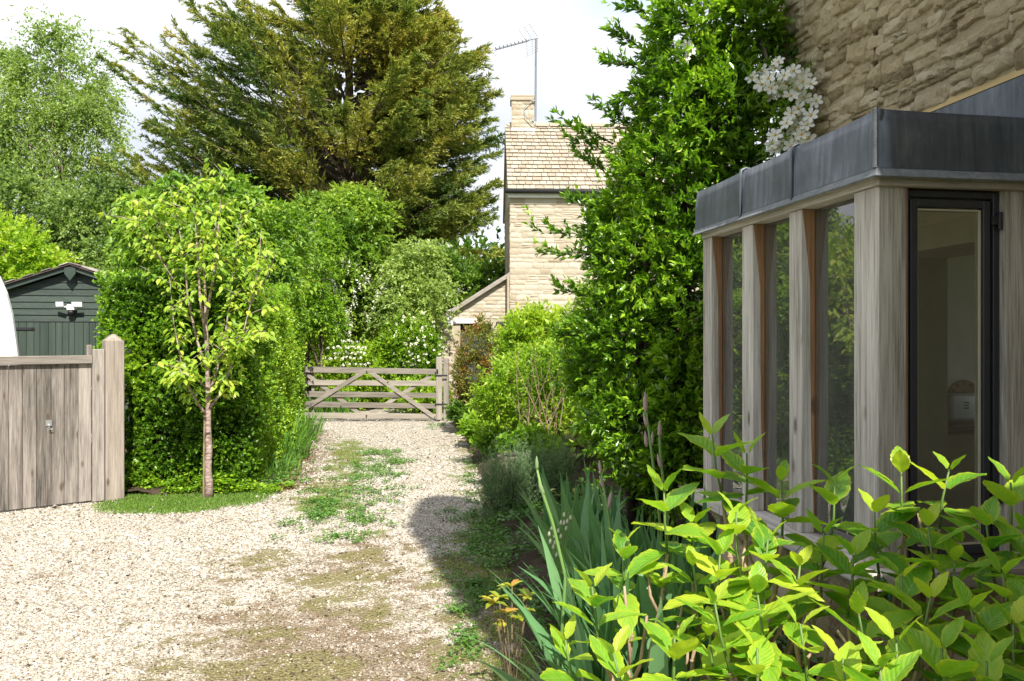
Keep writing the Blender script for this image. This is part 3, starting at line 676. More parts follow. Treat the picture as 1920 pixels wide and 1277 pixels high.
# ------------------------------------------------------------------ garden wall behind the shrubs
gw = empty('garden_wall', B(WS+.1,T_END,0)); tag(gw, 'old stone garden wall with dark coping behind the right hand shrubs', 'wall')
w = MB(); w.obox(B(WS+.05,T_END,0), E2*.35, D2*14.6, V(0,0,2.05)); w.build('wall_core', MT['mortar'], gw)
FV = [rough_stone('stone', 1, 1, .013, MT['stone_far'], 5, 4, .004, .55) for _ in range(14)]
for me in FV:
    for v in me.vertices: pass
GVv = [rough_stone('stone', 1, 1, .025, MT['stone_near'], 4, 3, .004) for _ in range(10)]
rubble(gw, B(WS+.05,0,0), D2, -E2, 5, 17, 1.2, 2.03, .11, .17, .2, .45, None, .03, None, GVv, limit=280)
for k in range(24):
    w = MB(); w.obox(B(WS-.03,T_END+.02+k*.6,2.05), E2*.5, D2*.58, V(0,0,.09+random.uniform(0,.04))); w.build('coping_stone', MT['slate'], gw, bevel=.02)

# ------------------------------------------------------------------ far cottage
TH = math.radians(2); HU = V(math.cos(TH), math.sin(TH), 0); HV = V(-math.sin(TH), math.cos(TH), 0)
HO = V(*at(956, 700, 22)[:2], 0)
def H(u, v, z=0): return HO + HU*u + HV*v + V(0,0,z)
cot = empty('cottage', HO); tag(cot, 'pale limestone cottage with stone tiled roof and chimney beyond the five-bar gate', 'house')
ZE, ZRD = 5.62, 8.0; DPT = 5.2
w = MB(); w.prism([H(0,0), H(6,0), H(6,DPT), H(0,DPT)], V(0,0,ZE)); w.build('wall', MT['mortar_far'], cot)
w = MB(); w.prism([H(.002,0,ZE), H(.002,DPT,ZE), H(.002,DPT/2,ZRD-.08)], HU*.35); w.build('gable', MT['mortar_far'], cot)
rubble(cot, H(0,0,0), HU, -HV, .0, 2.3, 1.9, ZE-.32, .085, .16, .16, .46, None, .02, None, FV, gap=.003, wob=.015, limit=295, tilt=.008)
gside = [rough_stone('stone', 1, 1, .02, MT['stone_far'], 3, 2, .004) for _ in range(6)]
rubble(cot, H(0,DPT,0), -HV, -HU, 0, DPT, 2.2, ZE, .16, .22, .35, .7, None, .02, None, gside, gap=.014, limit=200)
# lintel course under the eaves and quoin
for k, (a, b, mm) in enumerate(((.0,.38,'mortar_far'),(.385,1.25,'stone_far'),(1.255,2.0,'stone_far'))):
    w = MB(); w.obox(H(a,-.03,ZE-.30), HU*(b-a), HV*.05, V(0,0,.17)); w.build('lintel_stone', MT[mm], cot, bevel=.008)
w = MB(); w.obox(H(1.95,-.045,ZE-.31), HU*1.1, HV*.05, V(0,0,.18)); w.build('window_lintel', plain('mauve_grey_lintel', (.20,.18,.20), .7), cot, bevel=.008)
w = MB(); w.obox(H(1.98,-.02,3.9), HU*1.05, HV*.04, V(0,0,1.4)); wf = w.build('window', MT['white_paint'], cot)
w = MB(); w.obox(H(2.05,-.03,3.98), HU*.42, HV*.012, V(0,0,1.24)); w.obox(H(2.53,-.03,3.98), HU*.42, HV*.012, V(0,0,1.24)); w.build('pane', MT['dark_glass'], wf)
w = MB(); w.obox(H(-.05,-.14,ZE-.13), HU*6.1, HV*.14, V(0,0,.14)); w.build('fascia', MT['white_paint'], cot)
w = MB(); w.tube([H(-.12,-.22,ZE+.02), H(6.1,-.22,ZE+.02)], .062, 10); w.build('gutter', MT['black'], cot, smooth=True)
# roof
pit = math.atan2(ZRD-ZE, DPT/2+.15); RL = (DPT/2+.2)/math.cos(pit)
RV = HV*math.cos(pit) + V(0,0,math.sin(pit)); RN = -HV*math.sin(pit) + V(0,0,math.cos(pit)); RO = H(-.06,-.18,ZE+.06)
w = MB(); w.prism([RO - RN*.08, RO + RV*RL - RN*.08, H(-.06,DPT/2,ZRD-.1)-RN*.1, H(-.06,DPT+.2,ZE-.05), H(-.06,DPT+.2,ZE+.08), H(-.06,DPT/2+.02,ZRD+.14), RO+RV*RL+V(0,0,.0)-RN*.02, RO-RN*.02], HU*6.2); w.build('roof', MT['tile'], cot)
tl = []
for k in range(8):
    mb = MB(); mb.obox((0,0,0), (.985,0,0), (0,1.0,0), (0,0,1)); me = mb.mesh('tile', MT['tile'], bevel=.03)
    for v in me.vertices: v.co.x += .02*random.uniform(-1,1); v.co.y += .03*random.uniform(-1,1)
    tl.append(me)
roof = cot.children[-1]
NC = 17; ch = RL/NC; cnt = 0
rot = Matrix((HU, RV, RN)).transposed().to_4x4()
for j in range(NC):
    u = -.0 - (j%2)*.10; tw = .20 + .0*j
    while u < 3.15:
        wd = tw*random.uniform(.75,1.3)
        if cnt < 300 and u+wd > .0:
            o = bpy.data.objects.new('tile', random.choice(tl)); COL.objects.link(o); o.parent = cot
            o.matrix_parent_inverse = Matrix.Translation(cot.location).inverted()
            u0_ = max(u, 0)
            o.matrix_basis = Matrix.Translation(RO + HU*u0_ + RV*(ch*j) + RN*.006) @ rot @ Matrix.Rotation(-.16,4,'X').inverted().inverted() @ Matrix.Diagonal((u+wd-u0_-.012, ch*1.12, 0.015*random.uniform(.8,1.3), 1)) 
            o.matrix_basis = Matrix.Translation(RN*.028) @ o.matrix_basis
            cnt += 1
        u += wd
for k in range(14):
    w = MB(); w.prism([H(k*.42,DPT/2-.14,ZRD+.06), H(k*.42,DPT/2,ZRD+.20), H(k*.42,DPT/2+.14,ZRD+.06)], HU*.40); w.build('ridge_tile', MT['tile'], cot, bevel=.01)
# chimney
cp0 = at(959,640,24.6); cw = .66; CHX = cp0.x; CHY = 24.35
ch_ = MB(); ch_.box(CHX, CHX+cw, CHY, CHY+.6, 7.6, 8.78); chim = ch_.build('chimney', MT['mortar_far'], cot)
for o in rubble(cot, (CHX,CHY,0), (1,0,0), (0,-1,0), 0, cw, 7.98, 8.76, .09, .15, .16, .34, None, .02, None, FV, gap=.012, limit=40): pass
w = MB(); w.box(CHX-.04, CHX+cw+.03, CHY-.04, CHY+.64, 8.76, 8.88); w.box(CHX-.02, CHX+cw+.01, CHY-.02, CHY+.62, 8.88, 8.94); w.build('chimney_cap', MT['mortar_far'], cot, bevel=.02)
w = MB(); w.lathe((CHX+.36, CHY+.3, 8.93), [(.27,0),(.24,.05),(.16,.10),(.04,.13)], 12); w.build('chimney_flaunching', MT['stone_far'], cot, smooth=True)
w = MB(); w.obox((CHX-.02,CHY-.05,7.75), (cw+.06,0,0), (0,.04,0), (0,0,.2)); w.build('lead_flashing', plain('pale_lead', (.5,.5,.52), .6), cot)
# aerial on the chimney
MT['aerial'] = plain('dull_aluminium', (.16,.165,.17), .5, .3)
an = empty('tv_aerial', (CHX+cw+.03, CHY, 8.3)); tag(an, 'grey television aerial on a tall mast fixed to the cottage chimney', 'aerial')
mx0 = V(CHX+cw+.045, CHY-.06, 8.15); mtop = at(1005,72,CHY-.06)
w = MB(); w.tube([mx0, mtop], .030, 6); w.build('mast', MT['aerial'], an)
bl = at(930,92,CHY-.9)
w = MB(); w.tube([mtop+V(.06,0,0), mtop, bl], .014, 5)
dirb = (bl-mtop).normalized(); side = dirb.cross(V(0,0,1)).normalized(); upb = side.cross(dirb)
w.build('boom', MT['aerial'], an)
for k in range(9):
    p = mtop + (bl-mtop)*(.25+k*.094)
    w = MB(); w.tube([p-side*.10-upb*.03, p+side*.10-upb*.03], .007, 4); w.tube([p-upb*.03, p+upb*.05], .014, 4); w.build('director', MT['black'], an)
pr = mtop + (bl-mtop)*.10
for sg in (1, -1):
    w = MB()
    for k in range(6):
        q = pr + (upb*sg*.9 + dirb*.35)*(.05+k*.075); w.tube([q-side*.30, q+side*.30], .0045, 4)
    for s_ in (-.26,0,.26): w.tube([pr+side*s_, pr+side*s_+(upb*sg*.9+dirb*.35)*.45], .006, 4)
    w.build('reflector', MT['steel'], an)
w = MB(); w.tube([mx0+V(0,0,-.05), mx0+V(-.05,-.02,-.12), mx0+V(-.30,-.03,.15), mx0+V(-.32,-.03,.4), mx0+V(-.05,-.02,.65)], .012, 5)
w.tube([mx0+V(-.1,0,.05), mx0+V(.02,0,.05)], .02, 5); w.tube([mx0+V(-.1,0,.6), mx0+V(.02,0,.6)], .02, 5); w.build('bracket', MT['steel'], an)

# lean-to on the cottage's left
lt = empty('lean_to', H(-1.9,0,0)); tag(lt, 'pale stone lean-to with sloping roof on the left side of the cottage', 'outbuilding')
LX = -1.89; LZ0, LZ1 = 2.22, 3.42
w = MB()
w.prism([H(LX,.12), H(-1.32,.12), H(-1.32,.12,2.15), H(-.5,.12,2.15), H(-.5,.12), H(-.01,.12), H(-.01,.12,LZ1), H(LX,.12,LZ0)], HV*3.0); w.build('wall', MT['mortar_far'], lt)
def lt_ok(u, v, w_, h_):
    x = u+LX
    return v+h_/2 < LZ0 + (LZ1-LZ0)*(u-w_*.3)/1.89 and not (x-w_/2 < -.48 and x+w_/2 > -1.34 and v < 2.3)
rubble(lt, H(LX,.12,0), HU, -HV, 0, 1.87, .0, 3.4, .09, .15, .16, .40, None, .02, lt_ok, FV, gap=.006, limit=200)
w = MB(); w.obox(H(-1.50,.06,2.15), HU*.62, HV*.08, V(0,0,.135)); w.build('lintel', MT['white_paint'], lt, bevel=.01)
w = MB(); w.obox(H(-1.30,.30,0), HU*.8, HV*.05, V(0,0,2.14)); dr = w.build('door', plain('dark_door', (.03,.035,.035), .6), lt)
for k in range(5):
    w = MB(); w.obox(H(-1.30+k*.16,.275,.05), HU*.15, HV*.022, V(0,0,2.05)); w.build('plank', plain('dark_door_plank', (.04,.045,.045), .6) if k == 0 else bpy.data.materials['dark_door_plank'], dr, bevel=.004)
w = MB(); w.obox(H(-1.66,.0,2.10), HU*.14, HV*.1, V(0,0,.42)); w.tube([H(-1.73,.04,1.9), H(-1.6,.04,2.2)], .03, 6); w.build('rainwater_head', MT['white_paint'], lt, bevel=.01)
a0 = H(LX-.12,.0,LZ0-.03); a1 = H(.0,.0,LZ1+.05)
w = MB(); w.prism([a0, a1, a1+V(0,0,.055), a0+V(0,0,.055)], HV*3.2); w.build('roof', MT['slate'], lt)
w = MB(); w.prism([a0-HV*.04-V(0,0,.07), a1-HV*.04-V(0,0,.07), a1-HV*.04+V(0,0,.01), a0-HV*.04+V(0,0,.01)], HV*.035); w.build('verge_board', MT['gate_h'], lt)
w = MB(); w.tube([H(-.05,-.05,.1), H(-.05,-.05,3.4)], .035, 6); w.build('downpipe', MT['mortar_far'], lt)

# ------------------------------------------------------------------ green shed
SO = V(*at(137,700,15)[:2], 0); SU = V(.986,.165,0); SVv = V(-.165,.986,0)
def SH(u, v, z=0): return SO + SU*u + SVv*v + V(0,0,z)
sh = empty('garden_shed', SO); tag(sh, 'dark green weatherboarded shed with pitched roof behind the boarded gate', 'shed')
HWd = 1.14; EZ = 2.56; AZ = 2.96
w = MB(); w.prism([SH(-HWd,.03), SH(HWd,.03), SH(HWd,.03,EZ), SH(0,.03,AZ), SH(-HWd,.03,EZ)], SVv*2.6); w.build('wall', MT['green_v'], sh)
bh = .118; z = 2.045
while z < AZ-.03:
    z1 = z+bh-.004
    hw0 = min(HWd, (AZ-z)/(AZ-EZ)*HWd) if z > EZ else HWd; hw1 = max(.02, min(HWd, (AZ-z1)/(AZ-EZ)*HWd)) if z1 > EZ else HWd
    w = MB(); w.prism([SH(-hw0,.0,z), SH(hw0,.0,z), SH(hw1,.018,z1), SH(-hw1,.018,z1)], SVv*.012); w.build('plank', MT['green_h'], sh)
    z += bh
u = -HWd+.03
while u < HWd-.05:
    wd = random.uniform(.09,.15); w = MB(); w.obox(SH(u,-.012,.05), SU*(wd-.006), SVv*.02, V(0,0,1.98)); w.build('door_board', MT['green_v'], sh, bevel=.003); u += wd
w = MB(); w.obox(SH(-HWd,-.02,2.035), SU*2*HWd, SVv*.03, V(0,0,.012)); w.build('door_head', MT['black'], sh)
w = MB(); w.obox(SH(-1.02,-.028,1.885), SU*.36, SVv*.012, V(0,0,.05)); w.tube([SH(-.66,-.028,1.91), SH(-.66,-.014,1.91)], .03, 10); w.build('strap_hinge', MT['black'], sh, bevel=.002)
OV = .14
for sg in (-1, 1):
    P0 = SH(0,-OV,AZ+.10); P1 = SH(sg*(HWd+.16),-OV,AZ+.10-(AZ-EZ)/HWd*(HWd+.16))
    w = MB(); w.prism([P0, P1, P1-V(0,0,.09), P0-V(0,0,.09)], SVv*.025); w.build('bargeboard', MT['green_h'], sh, bevel=.003)
    sd = (P1-P0).normalized(); sn = V(0,0,1) - sd*sd.z; sn.normalize(); Lr = (P1-P0).length + .04
    w = MB(); w.prism([P0-SVv*.05, P1-SVv*.05, P1-SVv*.05+V(0,0,.028), P0-SVv*.05+V(0,0,.028)], SVv*2.9); w.build('roof', plain('dark_felt', (.06,.045,.04), .9) if sg < 0 else bpy.data.materials['dark_felt'], sh)
    for j in range(9):
        for i in range(10):
            w = MB(); w.obox(P0 - SVv*.07 + sd*(j*Lr/9) + SVv*(i*.295+ (j%2)*.12) + sn*.034, sd*(Lr/9*1.05), SVv*.285, sn*.012)
            w.build('shingle', MT['slate'], sh)
w = MB(); w.prism([SH(-.095,-OV-.022,AZ+.06), SH(.095,-OV-.022,AZ+.06), SH(.095,-OV-.022,AZ-.06), SH(0,-OV-.022,AZ-.19), SH(-.095,-OV-.022,AZ-.06)], SVv*.02); w.build('finial', MT['green_h'], sh, bevel=.004)
fl = empty('floodlight', SH(0,-.05,2.3)); tag(fl, 'white twin head security floodlight fixed on the green shed gable', 'floodlight')
fz = 2.285
w = MB(); w.obox(SH(-.06,-.16,fz-.04), SU*.13, SVv*.15, V(0,0,.10)); w.build('body', MT['white_plastic'], fl, bevel=.02, seg=3)
w = MB(); w.lathe(SH(.0,-.10,fz-.10), [(.03,-.02),(.055,.0),(.058,.03),(.05,.06)], 14); w.build('sensor', MT['black'], fl, smooth=True)
for sx, rz in ((-.17,-.5),(.11,.12)):
    w = MB(); p = SH(sx,-.17,fz+.02); du = (SU*math.cos(rz)+SVv*math.sin(rz)*.6).normalized()
    w.obox(p-du*.075, du*(.15 if sx<0 else .17), SVv*.03, V(0,0,.085)+SVv*-.02); w.tube([p+SVv*.02, SH(0,-.1,fz+.02)], .014, 6); w.build('lamp_head', MT['white_plastic'], fl, bevel=.006)

# ------------------------------------------------------------------ van behind the boarded gate
vl = V(-.60,.80,0); vw = V(.80,.60,0); vr = at(38,665,11.0); vr = V(vr.x, vr.y, 0)
van = empty('parked_van', vr - vw); tag(van, 'white parked van, only its rounded corner showing at the left edge behind the gate', 'van')
prof = [(0,.35),(.02,.9),(.02,1.3),(0,1.51),(-.02,1.69),(-.065,2.04),(-.13,2.33),(-.21,2.54),(-.33,2.66),(-.6,2.76),(-1.0,2.79)]
prof = prof + [(-2.0-a, b) for a, b in prof[::-1]]
rings = [(0.10,.90,.12),(0.02,.965,.03),(0,.98,.0),(.04,.995,-.0),(.15,1.0,0),(4.2,1.0,0),(4.7,.94,-.1),(5.0,.86,-.6)]
vs = []; npf = len(prof)
rings = [(0.0,.93),(0.03,.975),(.10,1.0),(4.2,1.0),(4.8,.92),(5.0,.80)]
for (yy, sc) in rings:
    for (a, b) in prof: vs.append(vr + vw*((a+1.0)*sc-1.0) + vl*yy + V(0,0,.35+(b-.35)*(.3+.7*sc if sc < .9 else sc+(1-sc)*.3)))
fs = [(i*npf+j, i*npf+(j+1)%npf, (i+1)*npf+(j+1)%npf, (i+1)*npf+j) for i in range(len(rings)-1) for j in range(npf)]
fs += [tuple(range(npf))[::-1], tuple((len(rings)-1)*npf+j for j in range(npf))]
mb = MB(); mb.add(vs, fs); mb.build('body', MT['van_white'], van, smooth=False)
w = MB(); w.obox(vr - vw*1.72 - vl*.012 + V(0,0,1.15), vw*1.47, vl*.02, V(0,0,.90)); w.build('rear_window', MT['dark_glass'], van, bevel=.006)
for s_ in (.12, 1.88):
    w = MB(); w.obox(vr - vw*(s_+.06) - vl*.015 + V(0,0,.8), vw*.12, vl*.02, V(0,0,.5)); w.build('tail_light', MT['red_lens'], van, bevel=.005)
    for yy in (.9, 4.0):
        cc = vr - vw*s_ + vl*yy + V(0,0,.34)
        w = MB(); w.tube([cc-vw*.1, cc+vw*.1], .34, 20); ty = w.build('wheel', MT['rubber'], van)
        w = MB(); w.tube([cc-vw*.105, cc+vw*.105], .2, 16); w.build('rim', MT['steel'], ty)
w = MB(); w.obox(vr - vw*1.95 - vl*.08 + V(0,0,.38), vw*1.9, vl*.1, V(0,0,.25)); w.build('bumper', MT['black'], van, bevel=.03)

# ------------------------------------------------------------------ boarded gate and its post on the left
G0 = at(0,965,8.12); G0 = V(G0.x, G0.y, 0); G1 = at(172,941,8.66); G1 = V(G1.x, G1.y, 0)
gd = (G1-G0).normalized(); gn = V(gd.y, -gd.x, 0)      # gn faces the camera
bg_ = empty('boarded_gate', G0); tag(bg_, 'weathered close boarded timber gate at the left edge of the drive', 'gate')
GL = (G1-G0).length; ZG = 1.545
def G(u, n_, z): return G0 + gd*u + gn*n_ + V(0,0,z)
w = MB(); w.obox(G(-1.6,-.01,ZG-.085), gd*(GL+1.6), gn*.045, V(0,0,.085)); w.build('top_rail', MT['fence_h'], bg_, bevel=.005)
w = MB(); w.obox(G(-1.6,-.075,.25), gd*(GL+1.6), gn*.035, V(0,0,.11)); w.obox(G(-1.6,-.075,1.2), gd*(GL+1.6), gn*.035, V(0,0,.11)); w.build('ledge', MT['fence_h'], bg_)
u = -1.6
while u < GL-.02:
    wd = min(.128*random.uniform(.92,1.06), GL-u)
    w = MB(); w.obox(G(u+.002,-.037,.02), gd*(wd-.0035), gn*.026, V(0,0,ZG-.108)); w.build('board', MT['fence_v'], bg_, bevel=.004); u += wd
w = MB(); w.obox(G(GL+.004,-.02,.01), gd*.115, gn*.05, V(0,0,1.60)); w.build('stile', MT['fence_v'], bg_, bevel=.006)
w = MB(); w.obox(G(.40,-.008,.83), gd*.055, gn*.006, V(0,0,.06)); w.tube([G(.425,.0,.85), G(.425,.025,.84), G(.425,.025,.80), G(.455,.025,.80)], .005, 5); w.build('latch_plate', MT['steel'], bg_)
w = MB(); w.obox(G(GL-.05,-.04,ZG-.02), gd*.055, gn*.045, V(0,0,.13)); w.build('stop_block', MT['fence_v'], bg_, bevel=.008)
gp = empty('gate_post', G(GL+.22,0,0)); tag(gp, 'thick timber gate post with weathered pointed top between boarded gate and hedge', 'post')
mb = MB(); p = G(GL+.125,-.10,0); a_, b_ = gd*.185, gn*.15
q = [p, p+a_, p+a_+b_, p+b_]; top = V(0,0,1.70); cen = p+a_/2+b_/2
vs = [x for x in q] + [x+top+V(0,0,random.uniform(-.02,.01)) for x in q] + [cen+(x-cen)*.30+V(random.uniform(-.01,.01),0,1.755+random.uniform(-.012,.02)) for x in q]
fs = [(0,1,5,4),(1,2,6,5),(2,3,7,6),(3,0,4,7),(4,5,9,8),(5,6,10,9),(6,7,11,10),(7,4,8,11),(8,9,10,11),(3,2,1,0)]
mb.add(vs, fs); mb.build('shaft', wood_mat('gate_post_wood', [(.08,.065,.055),(.19,.16,.135),(.30,.255,.215),(.37,.32,.27)], 'z', vary=.1, grain=24, stretch=1.1), gp, bevel=.008)

# ------------------------------------------------------------------ five bar gate
YG = 17.3
fg = empty('field_gate', at(825,790,YG)); tag(fg, 'weathered timber five-bar gate closed across the far end of the drive', 'gate')
def gx(px): return (px-CX)/F*YG
def gz(py): return CAMH-(py-CY)/F*YG
rails = [((550,687,698),(822,692,702)),((550,712,722),(818,714,724)),((549,733,744),(818,737,746)),((548,752,763),(818,757,766)),((552,773,784),(818,776,785))]
for k, (a, b) in enumerate(rails):
    x0, x1 = gx(a[0]), gx(b[0]); y0 = YG-.03 if k else YG-.045; dp = .03 if k else .07
    w = MB(); w.prism([V(x0,y0,gz(a[2])), V(x1,y0,gz(b[2])), V(x1,y0,gz(b[1])), V(x0,y0,gz(a[1]))], V(0,dp,0)); w.build('rail', MT['gate_h'], fg, bevel=.004)
def brace(p, q, wd, y0):
    a, b = V(gx(p[0]),y0,gz(p[1])), V(gx(q[0]),y0,gz(q[1])); d_ = (b-a).normalized(); n_ = V(-d_.z,0,d_.x)*wd/2
    w = MB(); w.prism([a-n_, b-n_, b+n_, a+n_], V(0,.024,0)); w.build('brace', MT['gate_h'], fg, bevel=.003)
brace((566,770),(688,694),.085,YG-.060); brace((690,694),(815,782),.085,YG-.0595)
brace((568,697),(680,780),.08,YG+.002); brace((808,705),(688,780),.08,YG+.0025)
brace((586,697),(586,782),.06,YG+.028)
w = MB(); w.box(gx(818), gx(829), YG-.045, YG+.045, .04, gz(669)); w.build('stile', MT['gate_v'], fg, bevel=.008)
w = MB(); w.box(gx(544), gx(552), YG-.045, YG+.045, .04, gz(688)); w.build('stile', MT['gate_v'], fg, bevel=.008)
w = MB(); w.box(gx(831), gx(841), YG+.03, YG+.18, -.1, gz(672)); pp = w.build('hanging_post', MT['gate_v'], None, bevel=.01); tag(pp, 'grey timber post the five-bar gate hangs on, in front of the lean-to', 'post')
for zz in (.35, .95):
    w = MB(); w.obox((gx(816),YG-.052,zz), (.26,0,0), (0,.008,0), (0,0,.035)); w.build('strap_hinge', MT['black'], fg)
for px, py in ((563,693),(584,694),(688,696),(817,698),(688,779),(640,762),(728,716)):
    w = MB(); w.tube([V(gx(px),YG-.07,gz(py)), V(gx(px),YG-.03,gz(py))], .014, 8); w.build('bolt', MT['black'], fg)

# ------------------------------------------------------------------ vegetation
def limb_paths(base, top, targets, bend=.25):
    """curved limbs from points on the trunk to targets"""
    out = []
    base, top = Vector(base), Vector(top)
    for t in targets:
        t = Vector(t); h = max(.15, min(.95, (t.z-base.z)/(max(top.z-base.z,.1)) - random.uniform(.15,.4)))
        s = base.lerp(top, h); mid = s.lerp(t, .5) + V(random.uniform(-1,1),random.uniform(-1,1),random.uniform(-.2,.8))*(t-s).length*bend*.5
        out.append([s, s.lerp(mid,.6)+V(0,0,.02), mid, mid.lerp(t,.55), t])
    return out
def tree(name, label, base, top, lumps, mat, n_tw, k, ell, Ln, wr=.5, droop=0., upn=.6, tr=.12, nlimb=14, bark='bark', cat='tree', group=None,
         tint=(.45,.22), up=.35, tpl=T2, lo=.6, rough=.35, cut=.7, seed=3, tipb=.25, spread=.9, hi=1.05, nsc=.8):
    base = Vector(base); t = empty(name, base); tag(t, label, cat, group)
    subs = []
    for c_, r_ in lumps:
        for _ in range(7):
            d_ = rdir(1)[0]; d_[1] = -abs(d_[1])*.6; f_ = rng.uniform(.22,.46); subs.append((c_ + d_*r_*rng.uniform(.85,1.05), r_*f_))
    lumps = list(lumps) + subs
    P, O = sample_lumps(lumps, n_tw, lo, hi, rough, seed, cut)
    O = nrm(O + rng.normal(size=O.shape)*.35 + np.array([0,0,up]))
    A = P - O*ell*.5
    Pl, D, N, LL, WW, s, idx = twigs(A, O, k, ell, Ln, wr, spread, droop, upn)
    Cc = 0
    tn = np.clip(tint[0] + rng.normal(size=len(Pl))*tint[1]*.5 + (s-.5)*tipb + (fbm(Pl, nsc, seed+5)-.5)*tint[1]*3.4, 0, 1)
    leaves('foliage', Pl, D, N, LL, WW, tn, mat, t, tpl)
    top = Vector(top); w = MB(); hgt = (top-base).length
    pts = [base.lerp(top, i/6) + V(random.uniform(-1,1),random.uniform(-1,1),0)*hgt*.008*(0 if i == 0 else 1) for i in range(7)]
    w.tube(pts, [tr*(1.25 if i == 0 else 1)*(1-.75*i/6) for i in range(7)], 9); w.build('trunk', MT[bark], t, smooth=True)
    if nlimb:
        sel = rng.choice(len(P), nlimb, replace=False); w = MB()
        for pth in limb_paths(base, top, [tuple(A[i]) for i in sel]):
            r0 = tr*.42; w.tube(pth, [r0, r0*.75, r0*.5, r0*.3, r0*.1], 5)
        w.build('branches', MT[bark], t, smooth=True)
    return t

# --- clipped hedge on the left of the drive
hd = empty('privet_hedge', (-4.2,12,0)); tag(hd, 'tall clipped green privet hedge beside the gate post, along the left of the drive', 'hedge')
HA = np.array([-4.75,9.35]); HB = np.array([-2.95,9.25]); HC = np.array([-4.12,16.4]); HDD = np.array([-6.2,16.6])
def hz(x, y): return 2.48 + .10*np.sin(y*.9+1) + .0*x
def shell(a, b, n, nr, zlo=.0):
    u = rng.random(n); z = zlo + rng.random(n)*(2.45-zlo); p = a[None]+(b-a)[None]*u[:,None]
    q = np.stack([p[:,0], p[:,1], z], 1)
    off = (fbm(q, 1.3, 31)-.5)*.34 + (fbm(q, 4, 32)-.5)*.20 - rng.random(n)**2*.22
    off -= np.clip((z-2.05)/.4,0,1)**2*.22      # rounded shoulder
    off += np.clip((.3-z)/.3,0,1)*.06
    ends = np.minimum(u, 1-u)*np.linalg.norm(b-a); off -= np.clip((.3-ends)/.3,0,1)**2*.16
    q[:,0] += nr[0]*off; q[:,1] += nr[1]*off
    return q, np.tile(np.array([nr[0],nr[1],.35]), (n,1))
n1_ = nrm(np.array([[ (HB-HA)[1], -(HB-HA)[0]]]))[0]; n2_ = nrm(np.array([[ (HC-HB)[1], -(HC-HB)[0]]]))[0]
qa, oa = shell(HA, HB, 5200, n1_); qb, ob = shell(HB, HC, 12500, n2_)
nt = 5200; a_, b_ = rng.random(nt), rng.random(nt)
pt = (HA[None]*(1-a_[:,None])+HB[None]*a_[:,None])*(1-b_[:,None]) + (HDD[None]*(1-a_[:,None])+HC[None]*a_[:,None])*b_[:,None]
qt = np.stack([pt[:,0], pt[:,1], hz(pt[:,0],pt[:,1]) + (fbm(np.stack([pt[:,0],pt[:,1],0*a_],1),1.6,8)-.5)*.22 - rng.random(nt)**2*.15],1); ot = np.tile([0,0,1.],(nt,1))
qc, oc = shell(HDD, HA, 900, np.array([-.98,-.2])); 
Q = np.concatenate([qa,qb,qt,qc]); O = np.concatenate([oa,ob,ot,oc]); O = nrm(O + rng.normal(size=O.shape)*.45 + [0,0,.25])
Pl, D, N, LL, WW, s, idx = twigs(Q-O*.06, O, 12, .11, .042, .60, .9, 0, .45)
side = (idx >= len(qa)) & (idx < len(qa)+len(qb))
tn = np.clip(.42 + rng.normal(size=len(Pl))*.14 + (s-.5)*.35 + (fbm(Pl,1.4,77)-.5)*.7 + side*.16*np.clip((Pl[:,1]-9.3)/1.5,0,1) + .12*(Pl[:,2] > 2.3), 0, 1)  # drive side and top lighter: sunlight painted into tint, with pale new growth
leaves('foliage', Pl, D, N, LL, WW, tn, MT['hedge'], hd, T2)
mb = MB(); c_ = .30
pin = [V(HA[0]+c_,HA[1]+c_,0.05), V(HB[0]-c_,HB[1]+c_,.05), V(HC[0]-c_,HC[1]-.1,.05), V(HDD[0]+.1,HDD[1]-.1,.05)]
mb.prism(pin, V(0,0,2.12)); mb.build('dark_core', MT['hedge_core'], hd)  # solid dark box added inside the hedge to stop light and sight lines
w = MB()
for i in range(120):
    p = V(*(HA + (HB-HA)*random.random()),0) if i < 45 else V(*(HB+(HC-HB)*random.random()),0)
    p += V(-.15,.16,0); w.tube([p, p+V(random.uniform(-.1,.1),random.uniform(-.1,.1),.5), p+V(random.uniform(-.15,.15),random.uniform(-.1,.1),1.2)], [.014,.010,.005], 4)
o = w.build('stems', MT['twig_dark'], hd); o['kind'] = 'stuff'

# --- added clear-stemmed yew, out of frame, shaped to shade gravel but not hydrangeas
yw = empty('added_yew', (1.46,1.0,0)); tag(yw, 'unseen clear-stemmed yew added beside the camera to shade the gravel', 'tree')
n = 26000; z = 3.5 + rng.random(n)**.9*5.1; a = rng.uniform(0,6.283,n); rr = .52*np.minimum(1, (8.9-z)/1.6)**.6*np.minimum(1,(z-3.2)/.5)**.5*(.93+.14*fbm(np.stack([np.cos(a),np.sin(a),z],1),1.5,6))*np.sqrt(rng.uniform(.15,1,n))
P = np.stack([1.46+np.cos(a)*rr, 1.0+np.sin(a)*rr, z],1); D = np.stack([np.cos(a)*.4,np.sin(a)*.4,1+0*a],1)+rng.normal(size=(n,3))*.3
leaves('foliage', P, D, rng.normal(size=(n,3)), .14, .06, np.clip(rng.normal(.4,.15,n),0,1), MT['green'], yw)
w = MB(); w.tube([V(1.46,1,0), V(1.46,1,4), V(1.46,1,8.4)], [.09,.08,.02], 8); w.build('trunk', MT['bark'], yw)

